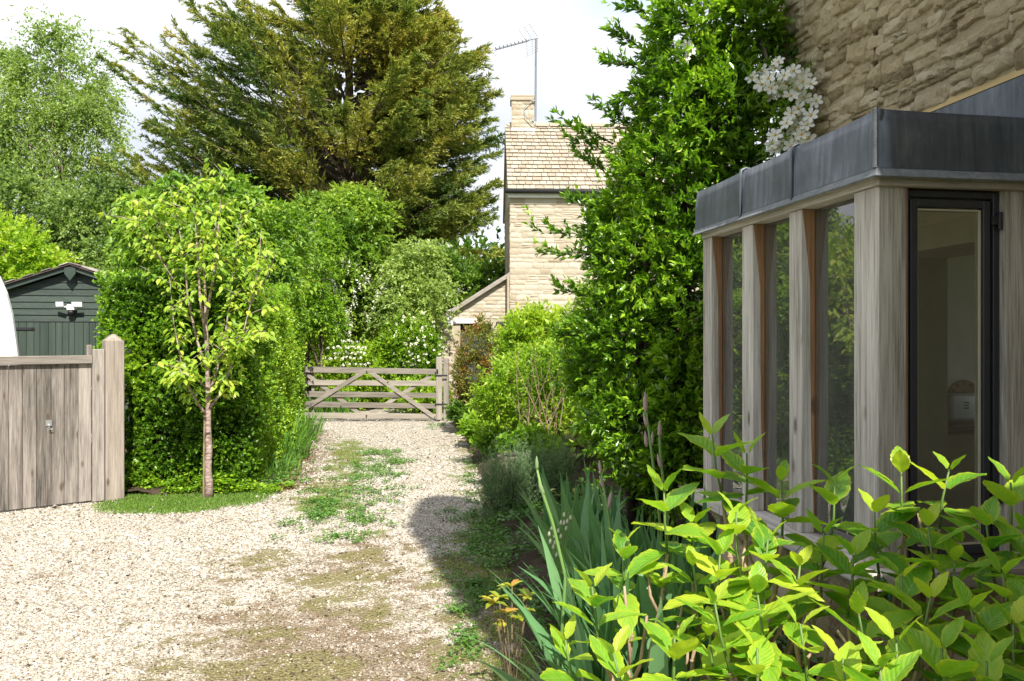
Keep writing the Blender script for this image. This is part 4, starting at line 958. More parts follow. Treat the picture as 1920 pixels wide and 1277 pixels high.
# --- young cherry in front of the hedge
ch0 = at(392,934,8.9); ch0.z = 0
ct = empty('cherry_sapling', ch0); tag(ct, 'young cherry tree with pale peeling bark in front of the clipped hedge', 'tree')
def cp(px, py, dY=0): return at(px, py, 8.9+dY)
w = MB(); w.tube([ch0-V(0,0,.05), cp(392.5,905), cp(390.2,880), cp(392.2,840), cp(390.3,800), cp(391,750), cp(388,660), cp(385,560), cp(383,500), cp(380,438)], [.048,.040,.035,.035,.030,.030,.022,.015,.010,.005], 12); w.build('trunk', MT['bark_cherry'], ct, smooth=True)
w = MB(); w.tube([V(ch0.x-.055,ch0.y-.01,0), cp(384,775)], .013, 6); st = w.build('garden_stake', MT['twig_tan'], None); tag(st, 'thin bamboo stake tied against the trunk of the young cherry', 'stake')
w = MB(); w.tube([cp(387,812)+V(0,-.045,0), cp(396,810)+V(0,-.03,0)], .012, 6); w.build('tie', MT['bark'], ct)
limbs = [[(388,780,0),(370,755,-.05),(350,715,-.12),(338,670,-.15),(325,600,-.2),(318,520,-.2)],
         [(390,770,0),(412,740,-.06),(432,690,-.1),(452,640,-.12),(470,570,-.1),(485,500,-.1),(490,430,-.1)],
         [(390,745,0),(405,700,.1),(420,640,.15),(432,560,.2),(440,480,.15),(452,400,.1)],
         [(389,700,0),(370,640,.1),(352,560,.15),(345,480,.1),(330,400,.05),(318,350,0)],
         [(387,640,0),(375,560,-.15),(370,470,-.2),(365,400,-.2),(358,345,-.2)],
         [(386,600,0),(400,520,-.1),(408,440,-.12),(415,370,-.1),(420,325,-.1)],
         [(388,690,0),(420,660,-.25),(448,640,-.35),(470,625,-.4)],
         [(388,730,0),(360,700,-.25),(340,690,-.3),(325,705,-.32)],
         [(350,560,.15),(310,500,.1),(275,440,0),(250,410,-.05)],
         [(345,480,.1),(300,420,0),(270,380,-.1)],
         [(470,570,-.1),(500,520,-.2),(520,470,-.2)]]
w = MB(); LP = []
for lb in limbs:
    pts = [cp(*q) for q in lb]; r0 = .017 if len(lb) > 4 else .011
    w.tube(pts, [r0*(1-.85*i/(len(pts)-1)) for i in range(len(pts))], 6)
    for i in range(len(pts)-1):
        for tt in np.linspace(0,1,7,endpoint=False): 
            if i > 0: LP.append((pts[i].lerp(pts[i+1], tt), (pts[i+1]-pts[i]).normalized()))
LPd = []
for p, d in LP:
    if random.random() < .55:
        a = random.uniform(0, 6.28); dd = (d*.6 + V(math.cos(a), math.sin(a)*.8, random.uniform(-.1,.4))).normalized(); e = random.uniform(.12,.34)
        w.tube([p, p+dd*e*.5, p+dd*e+V(0,0,-.02)], [.005,.004,.002], 4)
        LPd += [(p+dd*e*x, dd) for x in (.35,.6,.8,1)]
w.build('branches', MT['bark_cherry'], ct, smooth=True)
def axes_leaf(P, D, N, Lx, W):
    D = Vector(D).normalized(); Bv = Vector(N).cross(D).normalized(); Nn = D.cross(Bv)
    m_ = Matrix((D*Lx, Bv*W, Nn*Lx)).transposed().to_4x4(); return Matrix.Translation(P) @ m_
def leaf_object(me, parent, mw, tint, name='leaf'):
    o = bpy.data.objects.new(name, me); COL.objects.link(o); o.parent = parent
    o.matrix_parent_inverse = Matrix.Translation(parent.location).inverted(); o.matrix_basis = mw; o.color = (max(0,min(1,tint)),0,0,1); return o
def tpl_mesh(name, tpl, m): return np_mesh(name, tpl[0].astype(float), tpl[1], m)
CHL = [tpl_mesh('leaf', T8, MT['cherry_o'])]
allp = [q_ for q_ in LP if random.random() < .9] + LPd
PP = []
for p, d in allp:
    for k in range(3):
        a = random.uniform(0, 6.28); r_ = random.uniform(.02,.09)
        q = Vector(p) + V(math.cos(a)*r_, math.sin(a)*r_, random.uniform(-.05,.03)); dr_ = V(math.cos(a), math.sin(a), random.uniform(-1.1,-.1))
        PP.append((q, dr_, V(random.uniform(-.4,.4), random.uniform(-.9,.1), 1), random.uniform(.066,.106)))
PP.sort(key=lambda x: x[0].y); near, rest = PP[:290], PP[290:]
for q, d, n_, l_ in near: leaf_object(CHL[0], ct, axes_leaf(q, d, n_, l_, l_*.55), random.gauss(.6,.2))
A_ = lambda i: np.array([tuple(x[i]) for x in rest])
LL = np.array([x[3] for x in rest])
leaves('foliage', A_(0), A_(1), A_(2), LL, LL*.55, np.clip(rng.normal(.6,.2,len(rest)),0,1), MT['cherry'], ct, T8)

# --- tall evergreen shrub at the corner of the house
ts = empty('evergreen_shrub', at(1220,1060,6.7)*1 + V(0,0,-(at(1220,1060,6.7).z))); tag(ts, 'towering glossy evergreen shrub growing up the corner of the stone house', 'shrub')
lp = [lump(1300,45,6.3,85,110,.5), lump(1395,50,6.1,62,70,.4), lump(1260,200,6.5,70,110,.6), lump(1350,210,6.1,85,100,.45), lump(1225,340,6.7,80,110,.7),
      lump(1290,380,6.3,75,130,.5), lump(1205,500,6.8,90,120,.8), lump(1175,640,6.9,95,110,.8), lump(1190,780,6.7,100,120,.7), lump(1250,880,6.4,90,80,.6),
      lump(1285,600,6.2,60,200,.4), lump(1280,780,6.1,60,180,.35), lump(1130,700,7.3,75,90,.6), lump(1150,430,7.1,50,70,.5), lump(1440,60,6.1,35,40,.25), lump(1385,310,5.98,45,70,.25), lump(1345,130,6.1,60,80,.35)]
P, O = sample_lumps(lp, 5600, .62, 1.04, .42, 11, .74)
O = nrm(O + rng.normal(size=O.shape)*.35 + np.array([-.1,-.15,.45]))
# free sprigs reaching out of the outline
spr = [((1150,270,6.8),(1062,236,6.7)),((1140,330,6.9),(1100,300,6.8)),((1130,450,6.9),(1012,437,6.8)),((1120,480,6.9),(1035,478,6.8)),((1200,90,6.4),(1155,68,6.3)),((1200,130,6.4),(1148,120,6.3)),
       ((1440,80,6.0),(1545,62,5.85)),((1420,120,6.0),(1500,110,5.85)),((1110,560,7.1),(1050,545,7.0)),((1100,640,7.2),(1050,630,7.1)),((1200,170,6.5),(1165,190,6.4)),((1250,60,6.3),(1235,5,6.2)),
       ((1160,300,6.8),(1085,270,6.7)),((1130,400,7),(1070,380,6.9)),((1190,240,6.6),(1140,215,6.5)),((1215,30,6.3),(1190,20,6.2)),((1480,70,6.0),(1515,90,5.9))]
SA, SO_ = [], []; w = MB()
for (a, b) in spr:
    p, q = at(*a), at(*b); w.tube([p, p.lerp(q,.5)+V(0,0,.03), q], [.008,.005,.002], 5)
    for tt in np.linspace(.1,1,9):
        SA.append(tuple(p.lerp(q,tt))); dd = (q-p).normalized(); SO_.append((dd.x+random.uniform(-.5,.5), random.uniform(-.6,.6), dd.z+.5+random.uniform(-.5,.5)))
w.build('sprig_stems', MT['twig_dark'], ts)
A = np.concatenate([P - O*.10, np.array(SA)]); O = np.concatenate([O, nrm(np.array(SO_))])
Pl, D, N, LL, WW, s, idx = twigs(A, O, 15, .18, .062, .42, .8, 0, .5)
tn = np.clip(.36 + rng.normal(size=len(Pl))*.13 + (s-.4)*.42 + (fbm(Pl,2.2,77)-.5)*.75, 0, 1)
score = Pl[:,1] + rng.random(len(Pl))*.25 + (np.linalg.norm((Pl[:,[0,2]]-np.array([1.1,2.2]))/[1.2,2.6],axis=1) > 1.2)*0
order = np.argsort(score); nearI = order[:280]; restI = order[280:]
SHL = tpl_mesh('leaf', T8, MT['shrub_o'])
for i in nearI: leaf_object(SHL, ts, axes_leaf(Vector(Pl[i]), D[i], N[i], LL[i], WW[i]), tn[i])
leaves('foliage', Pl[restI], D[restI], N[restI], LL[restI], WW[restI], tn[restI], MT['shrub'], ts, T4)
w = MB()
b0 = Vector(ts.location)
for i in range(9):
    p = b0 + V(random.uniform(-.2,.3), random.uniform(-.3,.3), 0); q = Vector(tuple(lp[i][0]))
    w.tube([p, p.lerp(q,.4)+V(random.uniform(-.15,.15),0,.1), p.lerp(q,.75)+V(random.uniform(-.1,.1),0,0), q], [.05,.04,.028,.012], 7)
sel = rng.choice(len(P), 160, replace=False)
for i in sel:
    q = Vector(P[i]); c_ = Vector(tuple(lp[int(rng.integers(0,9))][0])); c_ = min([Vector(tuple(l[0])) for l in lp], key=lambda z_: (z_-q).length)
    w.tube([c_, c_.lerp(q,.5)+V(0,0,-.03), q], [.012,.008,.003], 4)
w.build('stems', MT['twig_dark'], ts, smooth=True)

# --- white clematis over the shrub, against the house
cl = empty('clematis', at(1460,300,5.75)); tag(cl, 'white flowering clematis in clusters between the evergreen shrub and stone wall', 'climber')
petal = np_mesh('petal', np.array([(0,0,0),(.35,.22,.05),(.75,.27,.04),(1,0,-.04),(.75,-.27,.04),(.35,-.22,.05),(.5,0,0)]), np.array([(0,6,1),(1,6,2),(2,6,3),(3,6,4),(4,6,5),(5,6,0)]), None, np.full(7,.6))
def flower_mesh(m):
    Vt, Fc = [], []; b = 0; npt = 6 
    Pp = np.array([(math.cos(2*math.pi*k/npt+.1*(k%2)), math.sin(2*math.pi*k/npt), .22*random.uniform(.3,1.5)) for k in range(npt)])
    Vt, Fc = leaf_arrays(Pp*.06, Pp, np.tile([0,0,1.],(npt,1)), 1.0, 1.0, (np.array([(0,0,0),(.35,.22,.05),(.75,.29,.04),(1,0,-.06),(.75,-.29,.04),(.35,-.22,.05),(.5,0,0)]), np.array([(0,6,1),(1,6,2),(2,6,3),(3,6,4),(4,6,5),(5,6,0)])))
    return np_mesh('flower', Vt, Fc, m, np.full(len(Vt), .6))
FLM = [flower_mesh(MT['white_flower']) for _ in range(4)]
mb = MB(); mb.lathe((0,0,.02), [(.05,0),(.16,.05),(.17,.13),(.07,.22)], 8); STA = mb.mesh('stamens', MT['yellow'], smooth=True)
fpx = [(1412,148),(1430,135),(1452,128),(1470,143),(1488,150),(1442,150),(1425,165),(1448,165),(1462,158),(1478,160),(1495,165),(1505,152),(1520,160),(1498,178),(1482,182),(1466,172),(1510,186),(1528,190),(1445,180),(1425,158),(1462,118),(1490,135),(1510,140),
       (1485,215),(1498,222),(1510,235),(1490,240),(1475,232),(1503,250),(1515,258),(1488,262),(1470,258),(1455,255),(1445,270),(1462,278),(1480,272),(1497,270),(1512,272),(1450,285),(1475,225),(1500,205),(1520,215)]
def flower_at(p, r, nv, parent):
    me = random.choice(FLM); nv = Vector(nv).normalized(); q = nv.to_track_quat('Z','Y').to_matrix().to_4x4() @ Matrix.Rotation(random.uniform(0,6),4,'Z')
    o = bpy.data.objects.new('flower', me); COL.objects.link(o); o.parent = parent; o.matrix_parent_inverse = Matrix.Translation(parent.location).inverted()
    o.matrix_basis = Matrix.Translation(p) @ q @ Matrix.Scale(r, 4)
    c = bpy.data.objects.new('stamens', STA); COL.objects.link(c); c.parent = o
w = MB(); root = at(1400,330,5.95)
for (px, py) in fpx:
    Yf = 5.50 + (1530-px)*.0012 + random.uniform(-.08,.08); p = at(px+random.uniform(-3,3), py+random.uniform(-3,3), Yf)
    flower_at(p, random.uniform(.046,.058), (-.5+random.uniform(-.5,.5), -1+random.uniform(-.3,.3), .1+random.uniform(-.4,.6)), cl)
    w.tube([p, p+V(-.02,.05,-.06), p+V(-.08,.15,-.10)], [.0025,.0025,.003], 4)
for px, py in ((1283,112),(1296,95),(1288,85)): flower_at(at(px,py,5.95), .045, (-.3,-1,.2), cl)
w.build('stalks', MT['stem_green'], cl)
w = MB(); w.tube([at(1430,420,6.0), at(1425,300,5.95), at(1445,200,5.85), at(1440,120,5.9), at(1412,10,6.0), at(1405,-40,6.0)], [.02,.018,.016,.014,.016,.018], 6); w.build('vine', MT['bark_grey'], cl, smooth=True)
Pc = np.array([tuple(at(px+random.uniform(-40,10), py+random.uniform(-15,30), 5.74+random.uniform(-.1,.15))) for px, py in fpx for _ in range(3)] + [tuple(at(random.uniform(1400,1510), random.uniform(185,225), random.uniform(5.6,5.85))) for _ in range(60)])
Oc = nrm(rng.normal(size=Pc.shape)*.6+[-.3,-.5,.5]); Pl, D, N, LL, WW, s, idx = twigs(Pc, Oc, 8, .10, .06, .28, .7)
leaves('foliage', Pl, D, N, LL, WW, np.clip(rng.normal(.55,.2,len(Pl)),0,1), MT['shrub'], cl, T4)

# --- trees behind
def cypress():
    c0 = V(*at(655,640,31)[:2], 0); t = empty('cypress_tree', c0); tag(t, 'huge spreading cypress with bronze tinted branch tips behind the cottage garden', 'tree')
    w = MB()
    for dx, hh, r in ((0,15.5,.42),(-.9,14,.30),(1.1,14.2,.28)):
        w.tube([c0+V(dx*.4,0,0), c0+V(dx*.7,0,4), c0+V(dx*1.3,0,9), c0+V(dx*1.6,0,hh)], [r,r*.8,r*.5,r*.1], 9)
    w.build('trunk', MT['bark'], t, smooth=True)
    ZL_ = [2.0, 4, 6, 7.7, 9, 10.5, 11.6, 12.6, 13.6, 14.6, 16.5]; RLf = [7.2, 8.2, 8.8, 9.2, 7.6, 7.4, 7.7, 7.6, 4.9, 2.2, 1.0]; RRt = [5.0, 5.6, 5.8, 6.0, 5.9, 6.0, 6.1, 5.3, 3.9, 2.7, 1.1]
    PB, DB, NB, LB, TB = [], [], [], [], []; br = MB(); dead = MB()
    nb = 760
    for i in range(nb):
      if i % 4 == 0:
        kq = i//4; z = 1.8 + 14.2*((kq*.6180339)%1.0)**.9
        az = random.uniform(-math.pi, 0) if random.random() < .62 else random.uniform(0, math.pi)
        if random.random() < .36: az = random.choice((random.gauss(0,.35), math.pi+random.gauss(0,.35)))
        z0_, az0_ = z, az; lt_ = random.gauss(0,.10)
      z = z0_ + random.gauss(0,.33); az = az0_ + random.gauss(0,.22)
      c, s = math.cos(az), math.sin(az)
      R = np.interp(z, ZL_, RLf) if c < 0 else np.interp(z, ZL_, RRt)
      Rd = 6.0*min(1, R/6.0); R = math.hypot(R*c, Rd*s)*random.uniform(.72,1.06)
      R = R*(.8+.4*vnoise(np.array([[z*.6, az*2, 3.3]]), 1.0, 4)[0]) 
      tip = c0 + V(c*R, s*R, 0); tip.z = z
      rise = (.62 if c < 0 else .26)*R*random.uniform(.35,1.4)*(1.0 if z > 6 else .6)
      st = c0 + V(c*.3, s*.3, 0); st.z = max(1.2, z - rise)
      mid = st.lerp(tip, .55) + V(0,0,-.12*R*(.6 if c < 0 else .8))
      pts = [ (1-q)**2*st + 2*q*(1-q)*mid + q*q*tip for q in (0,.2,.4,.6,.8,1)]
      br.tube(pts, [.07,.055,.04,.03,.018,.006], 4)
      # feathery side sprays along the outer part
      nsp = int(20 + R*4.4); q = rng.random(nsp)**.75*.90 + .10
      bp = ((1-q)**2)[:,None]*np.array(st) + (2*q*(1-q))[:,None]*np.array(mid) + (q*q)[:,None]*np.array(tip)
      bt = nrm(2*(1-q)[:,None]*(np.array(mid)-np.array(st)) + 2*q[:,None]*(np.array(tip)-np.array(mid)))
      side = nrm(np.cross(bt, np.array([[0,0,1.]]))); sg = rng.choice([-1,1], nsp)[:,None]
      sp = nrm(bt*rng.uniform(.7,1.3,(nsp,1)) + side*sg*rng.uniform(.2,1.15,(nsp,1)) + np.array([[0,0,1.]])*rng.uniform(-.45,.45,(nsp,1)))
      sl_ = (rng.uniform(.45,1.25,nsp)*(1.18-q)*1.15+.18)
      k = 24; ss = rng.random((nsp,k))
      P_ = bp[:,None] + sp[:,None]*(sl_[:,None]*ss)[...,None]; P_[...,2] -= (ss**2)*sl_[:,None]*.22
      D_ = sp[:,None] + rng.normal(size=(nsp,k,3))*.42 - [0,0,.12]; N_ = rng.normal(size=(nsp,k,3))*.6 + [0,0,.7]
      PB.append(P_.reshape(-1,3)); DB.append(D_.reshape(-1,3)); NB.append(N_.reshape(-1,3)); LB.append((rng.uniform(.10,.25,(nsp,k))*(1.1-.4*ss)).ravel())
      tb = lt_*.7 + random.gauss(0,.06)
      TB.append((tb + .16*ss + .13*q[:,None] + rng.normal(size=(nsp,k))*.07).ravel())
      if random.random() < .10 and R > 3:
          a = pts[2]
          for _ in range(5):
              e = a + V(random.uniform(-.9,.9), random.uniform(-1.2,-.1), random.uniform(-.3,.6)); dead.tube([a, a.lerp(e,.5)+V(0,0,.08), e], [.022,.014,.006], 3)
    P_ = np.concatenate(PB); T_ = np.concatenate(TB)
    T_ = np.clip(.17 + T_ + (fbm(P_, .42, 3)-.5)*.95 + (fbm(P_, 1.7, 13)-.5)*.35 + .06*((P_[:,0]-c0.x) > -2.5), 0, 1)
    LL_ = np.concatenate(LB)
    leaves('foliage', P_, np.concatenate(DB), np.concatenate(NB), LL_, LL_*.21, T_, MT['conifer'], t, T2)
    br.build('branches', MT['bark'], t); dt_ = dead.build('dead_twigs', MT['bark_grey'], t); dt_['kind'] = 'stuff'
cypress()

def LM(Y, *ls): return [lump(px,py,Y+dy,rx,ry,d) for (px,py,dy,rx,ry,d) in ls]
def gnd(px, Y): v = at(px,700,Y); v.z = 0; return v
# birch, upper left
tree('birch_tree', 'tall airy birch with fine pale leaves at the upper left skyline', gnd(130,36), at(115,60,36),
     LM(36,(105,130,0,75,105,2),(60,230,0,70,110,2.2),(150,220,0,75,110,2.2),(190,160,0,35,90,1.5),(20,200,0,50,110,2),(105,60,0,40,50,1.2),(110,330,0,110,80,2.5),(210,300,0,40,60,1.5),(0,330,0,70,90,2)),
     MT['birch'], 3700, 20, 1.2, .115, .6, droop=.55, upn=.3, tr=.16, nlimb=46, bark='bark_grey', tint=(.62,.24), up=.3, lo=.2, rough=.9, cut=.4, tipb=.1, nsc=.5)
tree('willow_tree', 'grey-green rounded tree beneath the birch, behind the green shed', gnd(110,27), at(110,380,27),
     LM(27,(60,400,0,90,70,1.8),(170,430,0,75,70,1.8),(230,470,-1,50,60,1.3),(110,470,0,110,60,2),(20,370,0,60,50,1.5),(210,390,0,50,50,1.4),(250,520,-1,60,60,1.4)),
     MT['birch'], 3600, 16, .7, .12, .6, droop=.35, upn=.35, tr=.16, nlimb=20, tint=(.36,.22), up=.2, lo=.45, rough=.5, nsc=.6)
tree('golden_shrub', 'yellow-green leafy tree at the left edge rising over the van', gnd(20,20), at(20,460,20),
     LM(20,(20,470,0,75,48,1.2),(75,500,0,42,38,1),(-40,450,0,70,60,1.2),(30,530,0,90,50,1.2),(-30,540,0,80,60,1.2)),
     MT['lime'], 1500, 14, .4, .11, .6, tint=(.62,.2), tr=.08, nlimb=12, lo=.5, nsc=1)
MT['mid'] = leaf_mat('mid_green_leaf', [(.04,.10,.01),(.10,.21,.018),(.20,.33,.03),(.33,.43,.05)], .45, .4)
tree('cherry_tree', 'broad cherry tree with drooping bright green leaves rising behind the clipped hedge', gnd(400,15), at(400,400,15),
     LM(15,(330,400,0,80,70,1.1),(420,410,0,80,75,1.2),(500,430,.5,70,65,1.2),(280,440,0,60,60,1),(360,500,0,120,70,1.3),(480,510,0,80,60,1.2),(400,365,0,60,40,.8),(270,385,0,32,30,.6),(450,365,0,50,38,.7),(335,350,0,26,26,.5),(540,460,1,50,60,1)),
     MT['mid'], 2900, 11, .45, .115, .45, droop=.6, upn=.45, tr=.11, nlimb=40, bark='bark_grey', tint=(.50,.24), up=.15, lo=.3, rough=.7, cut=.5, nsc=1.2, tpl=T4)
tree('plum_tree', 'dense mid green tree between cherry and cottage, under the cypress', gnd(640,22), at(640,420,22),
     LM(22,(600,440,0,62,60,1.4),(670,450,0,60,75,1.4),(640,390,0,34,40,1),(700,400,0,30,34,.8),(570,400,0,26,30,.7),(560,500,0,60,60,1.3),(640,530,0,80,60,1.6)),
     MT['green'], 2800, 13, .6, .14, .5, droop=.35, tr=.12, nlimb=40, tint=(.72,.28), lo=.3, rough=.7, nsc=.9, cut=.5)
tree('silver_birch_sapling', 'feathery light green young birch left of the lean-to roof', gnd(775,21.3), at(775,470,21.3),
     LM(21.3,(770,490,0,42,42,.8),(745,540,0,45,45,.9),(800,545,0,45,45,.9),(770,590,0,70,45,1.1),(810,470,0,22,26,.5)),
     MT['birch'], 1500, 14, .55, .09, .6, droop=.5, upn=.3, tr=.05, nlimb=22, bark='bark_grey', tint=(.66,.2), lo=.3, rough=.6, cut=.45)
tree('hazel_bush', 'dark green leafy bush against the cottage gable above the lean-to', gnd(880,27), at(880,520,27),
     LM(27,(880,560,0,60,50,1.2),(840,520,0,45,40,1),(920,530,0,30,40,.8),(860,620,0,80,60,1.4)),
     MT['green'], 1400, 14, .5, .13, .55, tr=.08, nlimb=10, tint=(.42,.24), lo=.5, nsc=.8)
tree('young_tree', 'slender young tree with forked stem just beyond the five-bar gate', gnd(602,19.5), at(602,500,19.5),
     LM(19.5,(600,500,0,38,55,.6),(590,570,0,42,45,.7),(615,440,0,26,40,.4),(620,600,0,30,35,.5),(575,620,0,25,25,.4)),
     MT['lime'], 800, 12, .32, .085, .5, droop=.3, tr=.045, nlimb=20, bark='bark', tint=(.38,.22), lo=.3, cut=.5)
tree('bird_cherry', 'small tree with white blossom spikes behind the forked young tree', gnd(575,23), at(580,480,23),
     LM(23,(560,500,0,45,55,1),(660,540,0,45,60,1),(620,610,0,60,50,1),(690,600,0,40,50,.9),(560,590,0,50,60,1)),
     MT['green'], 1500, 12, .4, .10, .5, tr=.06, nlimb=18, tint=(.72,.2), lo=.4)
def blossom(parent, P, O, ln, wd, k, L_, mat='blossom', spread=1.5):
    Pl, D, N, LL, WW, s, idx = twigs(P, O, k, ln, L_, .8, spread, 0, .2)
    leaves('blossom', Pl, D, N, LL, WW, np.clip(rng.normal(.6,.2,len(Pl)),0,1), MT[mat], parent, T2)
bc_ = bpy.data.objects['bird_cherry']; Pb, Ob = sample_lumps(LM(21.0,(565,500,0,44,62,.5),(640,560,0,40,60,.5),(690,560,0,30,50,.5),(620,620,0,40,40,.4)), 190, .8, 1.1, .3, 5)
blossom(bc_, Pb, nrm(Ob*.3+[0,-.2,1]), .38, .1, 24, .05)
tree('rose_bush', 'rounded green bush dotted with cream flowers left of the lean-to', gnd(775,20.5), at(775,620,20.5),
     LM(20.5,(775,640,0,40,44,.7),(745,660,0,28,40,.6),(800,665,0,26,40,.6),(770,690,0,45,40,.7)),
     MT['lime'], 1200, 12, .22, .07, .55, tr=.05, nlimb=12, tint=(.42,.25), lo=.5, cat='bush')
rb = bpy.data.objects['rose_bush']; Pb, Ob = sample_lumps(LM(20.5,(775,636,0,42,45,.8),(800,660,0,28,40,.7)), 150, 1.0, 1.12, .2, 6)
kq = Pb[:,1] < 20.9; Pb, Ob = Pb[kq], Ob[kq]; blossom(rb, Pb, Ob, .04, .05, 12, .045)
# viburnum with tiered white heads
vb = tree('viburnum', 'tiered viburnum shrub with flat white flower heads behind the gate', gnd(650,20), at(650,650,20),
     LM(20,(650,668,0,55,26,.8),(620,690,0,40,24,.6),(690,690,0,36,30,.6),(650,720,0,60,34,.8)), MT['lime'], 900, 11, .22, .075, .6, tr=.03, nlimb=14, tint=(.5,.22), lo=.5, cat='bush')
Pv = []
for row, (py, x0, x1) in enumerate(((652,615,690),(662,622,688),(672,612,680),(684,640,690),(640,640,670))):
    for px in np.arange(x0, x1, 5.5): Pv.append(tuple(at(px+random.uniform(-2,2), py+random.uniform(-2,2), 19.3+random.uniform(-.2,.3))))
Pv = np.array(Pv); blossom(vb, Pv, np.tile([0,0,1.],(len(Pv),1))*.2+rng.normal(size=Pv.shape)*.1, .05, .1, 22, .04, spread=3.0)
# background wood and more garden greenery
bw = empty('background_wood', (0,46,0)); bw['kind'] = 'stuff'
lw = LM(46,(-120,560,0,160,120,4),(60,560,0,140,110,4),(260,540,0,140,120,4),(470,540,0,140,120,4),(680,560,0,140,110,4),(870,560,0,120,100,4),(1060,580,0,140,90,4),(1300,560,0,160,100,4),(-320,520,0,160,160,4))
P, O = sample_lumps(lw, 5200, .6, 1.05, .4, 21); Pl, D, N, LL, WW, s, idx = twigs(P, nrm(O+[0,0,.4]), 12, 1.0, .34, .6, .9)
Vt, Fc = leaf_arrays(Pl, D, N, LL, WW, T2); me = np_mesh('background_wood', Vt, Fc, MT['green'], np.repeat(np.clip(rng.normal(.3,.15,len(Pl)) + (fbm(Pl,.25,2)-.5)*.5,0,1),4))
bpy.data.objects.remove(bw); bw = link('background_wood', me); tag(bw, 'far dark woodland mass behind the gardens', kind='stuff')
gh = tree('laurel_hedge', 'dark green garden hedge across the view beyond the five-bar gate', gnd(680,29), at(680,600,29),
     LM(29,(560,600,0,80,80,1.5),(680,610,0,90,80,1.5),(800,620,0,80,70,1.5),(450,600,0,90,80,1.5),(900,640,0,70,60,1.2),(330,600,0,90,90,1.5),(230,600,0,90,80,1.5),(620,670,0,90,60,1.5),(760,680,0,90,50,1.5),(520,680,0,80,50,1.5)),
     MT['green'], 4200, 13, .55, .15, .6, tr=.1, nlimb=16, tint=(.36,.3), lo=.6, cat='hedge', nsc=.6)
# planting seen through and below the gate
def clump(name, label, base, n, h, lean, wd, mat, cat='plant', group=None, tint=.5, tplx=None, r=.15, kind=None):
    """strap-leaved clump; each blade a bent ribbon, joined"""
    t = empty(name, base); tag(t, label, cat, group)
    Vs, Fs, Ts = [], [], []; b = 0
    for i in range(n):
        a = random.uniform(0, 6.283); rr = r*math.sqrt(random.random()); p = np.array([base[0]+rr*math.cos(a), base[1]+rr*math.sin(a), base[2]])
        hh = h*random.uniform(.6,1.15); ln = lean*random.uniform(.2,1.3); a2 = a+random.gauss(0,.6); dx = np.array([math.cos(a2), math.sin(a2), 0]); sx = np.array([-dx[1], dx[0], 0]); w_ = wd*random.uniform(.7,1.2)
        for j in range(6):
            q = j/5; c = p + np.array([0,0,1])*hh*(q-.25*ln*q**3) + dx*hh*ln*q**2*.7; ww = w_*(1-q**2.2)*.5*(.6+.4*math.sin(min(1,q*3)*1.57))
            Vs += [c-sx*ww, c+sx*ww]; tt = min(1,max(0,tint+random.gauss(0,.03))); Ts += [tt,tt]
        tn_ = random.gauss(tint,.2); Ts[-12:] = [min(1,max(0,tn_))]*12
        for j in range(5): Fs.append((b+2*j, b+2*j+1, b+2*j+3, b+2*j+2))
        b += 12
    me = np_mesh('foliage', np.array(Vs), np.array(Fs), mat, np.array(Ts)); o = link('foliage', me, None, t); o['kind'] = 'stuff'
    return t
MT['strap'] = leaf_mat('strap_leaf', [(.04,.11,.02),(.10,.22,.03),(.20,.34,.05)], .4, .35)
for k, (px, Y, h, lab) in enumerate(((590,18.2,.75,'strap-leaved iris clump behind the left end of the five-bar gate'),(640,18.6,.6,'low strap-leaved clump behind the middle of the five-bar gate'))):
    clump('iris_plant', lab, tuple(gnd(px,Y)), 70, h, .6, .04, MT['strap'], group='strap-leaved clumps behind the gate', r=.35)
for k, (px, Y, h, n, lab) in enumerate(((548,13.6,.62,170,'arching strap-leaved clump at the foot of the hedge, nearest the gate'),(528,11.9,.5,150,'arching strap-leaved clump halfway along the foot of the hedge'),(505,10.5,.30,90,'short grassy strap-leaved tuft near the front corner of the hedge'),(562,15.2,.5,110,'tall strap-leaved clump where hedge meets the five-bar gate'))):
    clump('daylily', lab, tuple(gnd(px,Y)), n, h, 1.1, .022, MT['strap'], group='strap-leaved clumps along the hedge', r=.42)
for px, Y, rr, ry, lab in ((700,21,60,22,'low green border plants behind the gate, left of centre'),(780,19.5,50,26,'leafy border plants behind the right half of the gate'),(600,24,50,30,'green border plants beyond the garden path')):
    tree('border_plant', lab, gnd(px,Y), at(px,760,Y), [lump(px,742,Y,rr,ry,.8), lump(px+30,750,Y,rr*.7,ry,.6)], MT['lime'], 600, 12, .25, .08, .55, tr=.02, nlimb=8, cat='plant', group='border plants beyond the gate', tint=(.4,.25))
# lawn and path beyond the gate
gm = bpy.data.meshes.new('garden_path'); gm.from_pydata([tuple(gnd(620,22))[:2]+(.012,), tuple(gnd(740,22))[:2]+(.012,), tuple(gnd(715,28))[:2]+(.012,), tuple(gnd(655,28))[:2]+(.012,)], [], [(0,1,2,3)])
o = link('garden_path', gm, plain('pale_path', (.42,.34,.24), .9)); o['kind'] = 'structure'

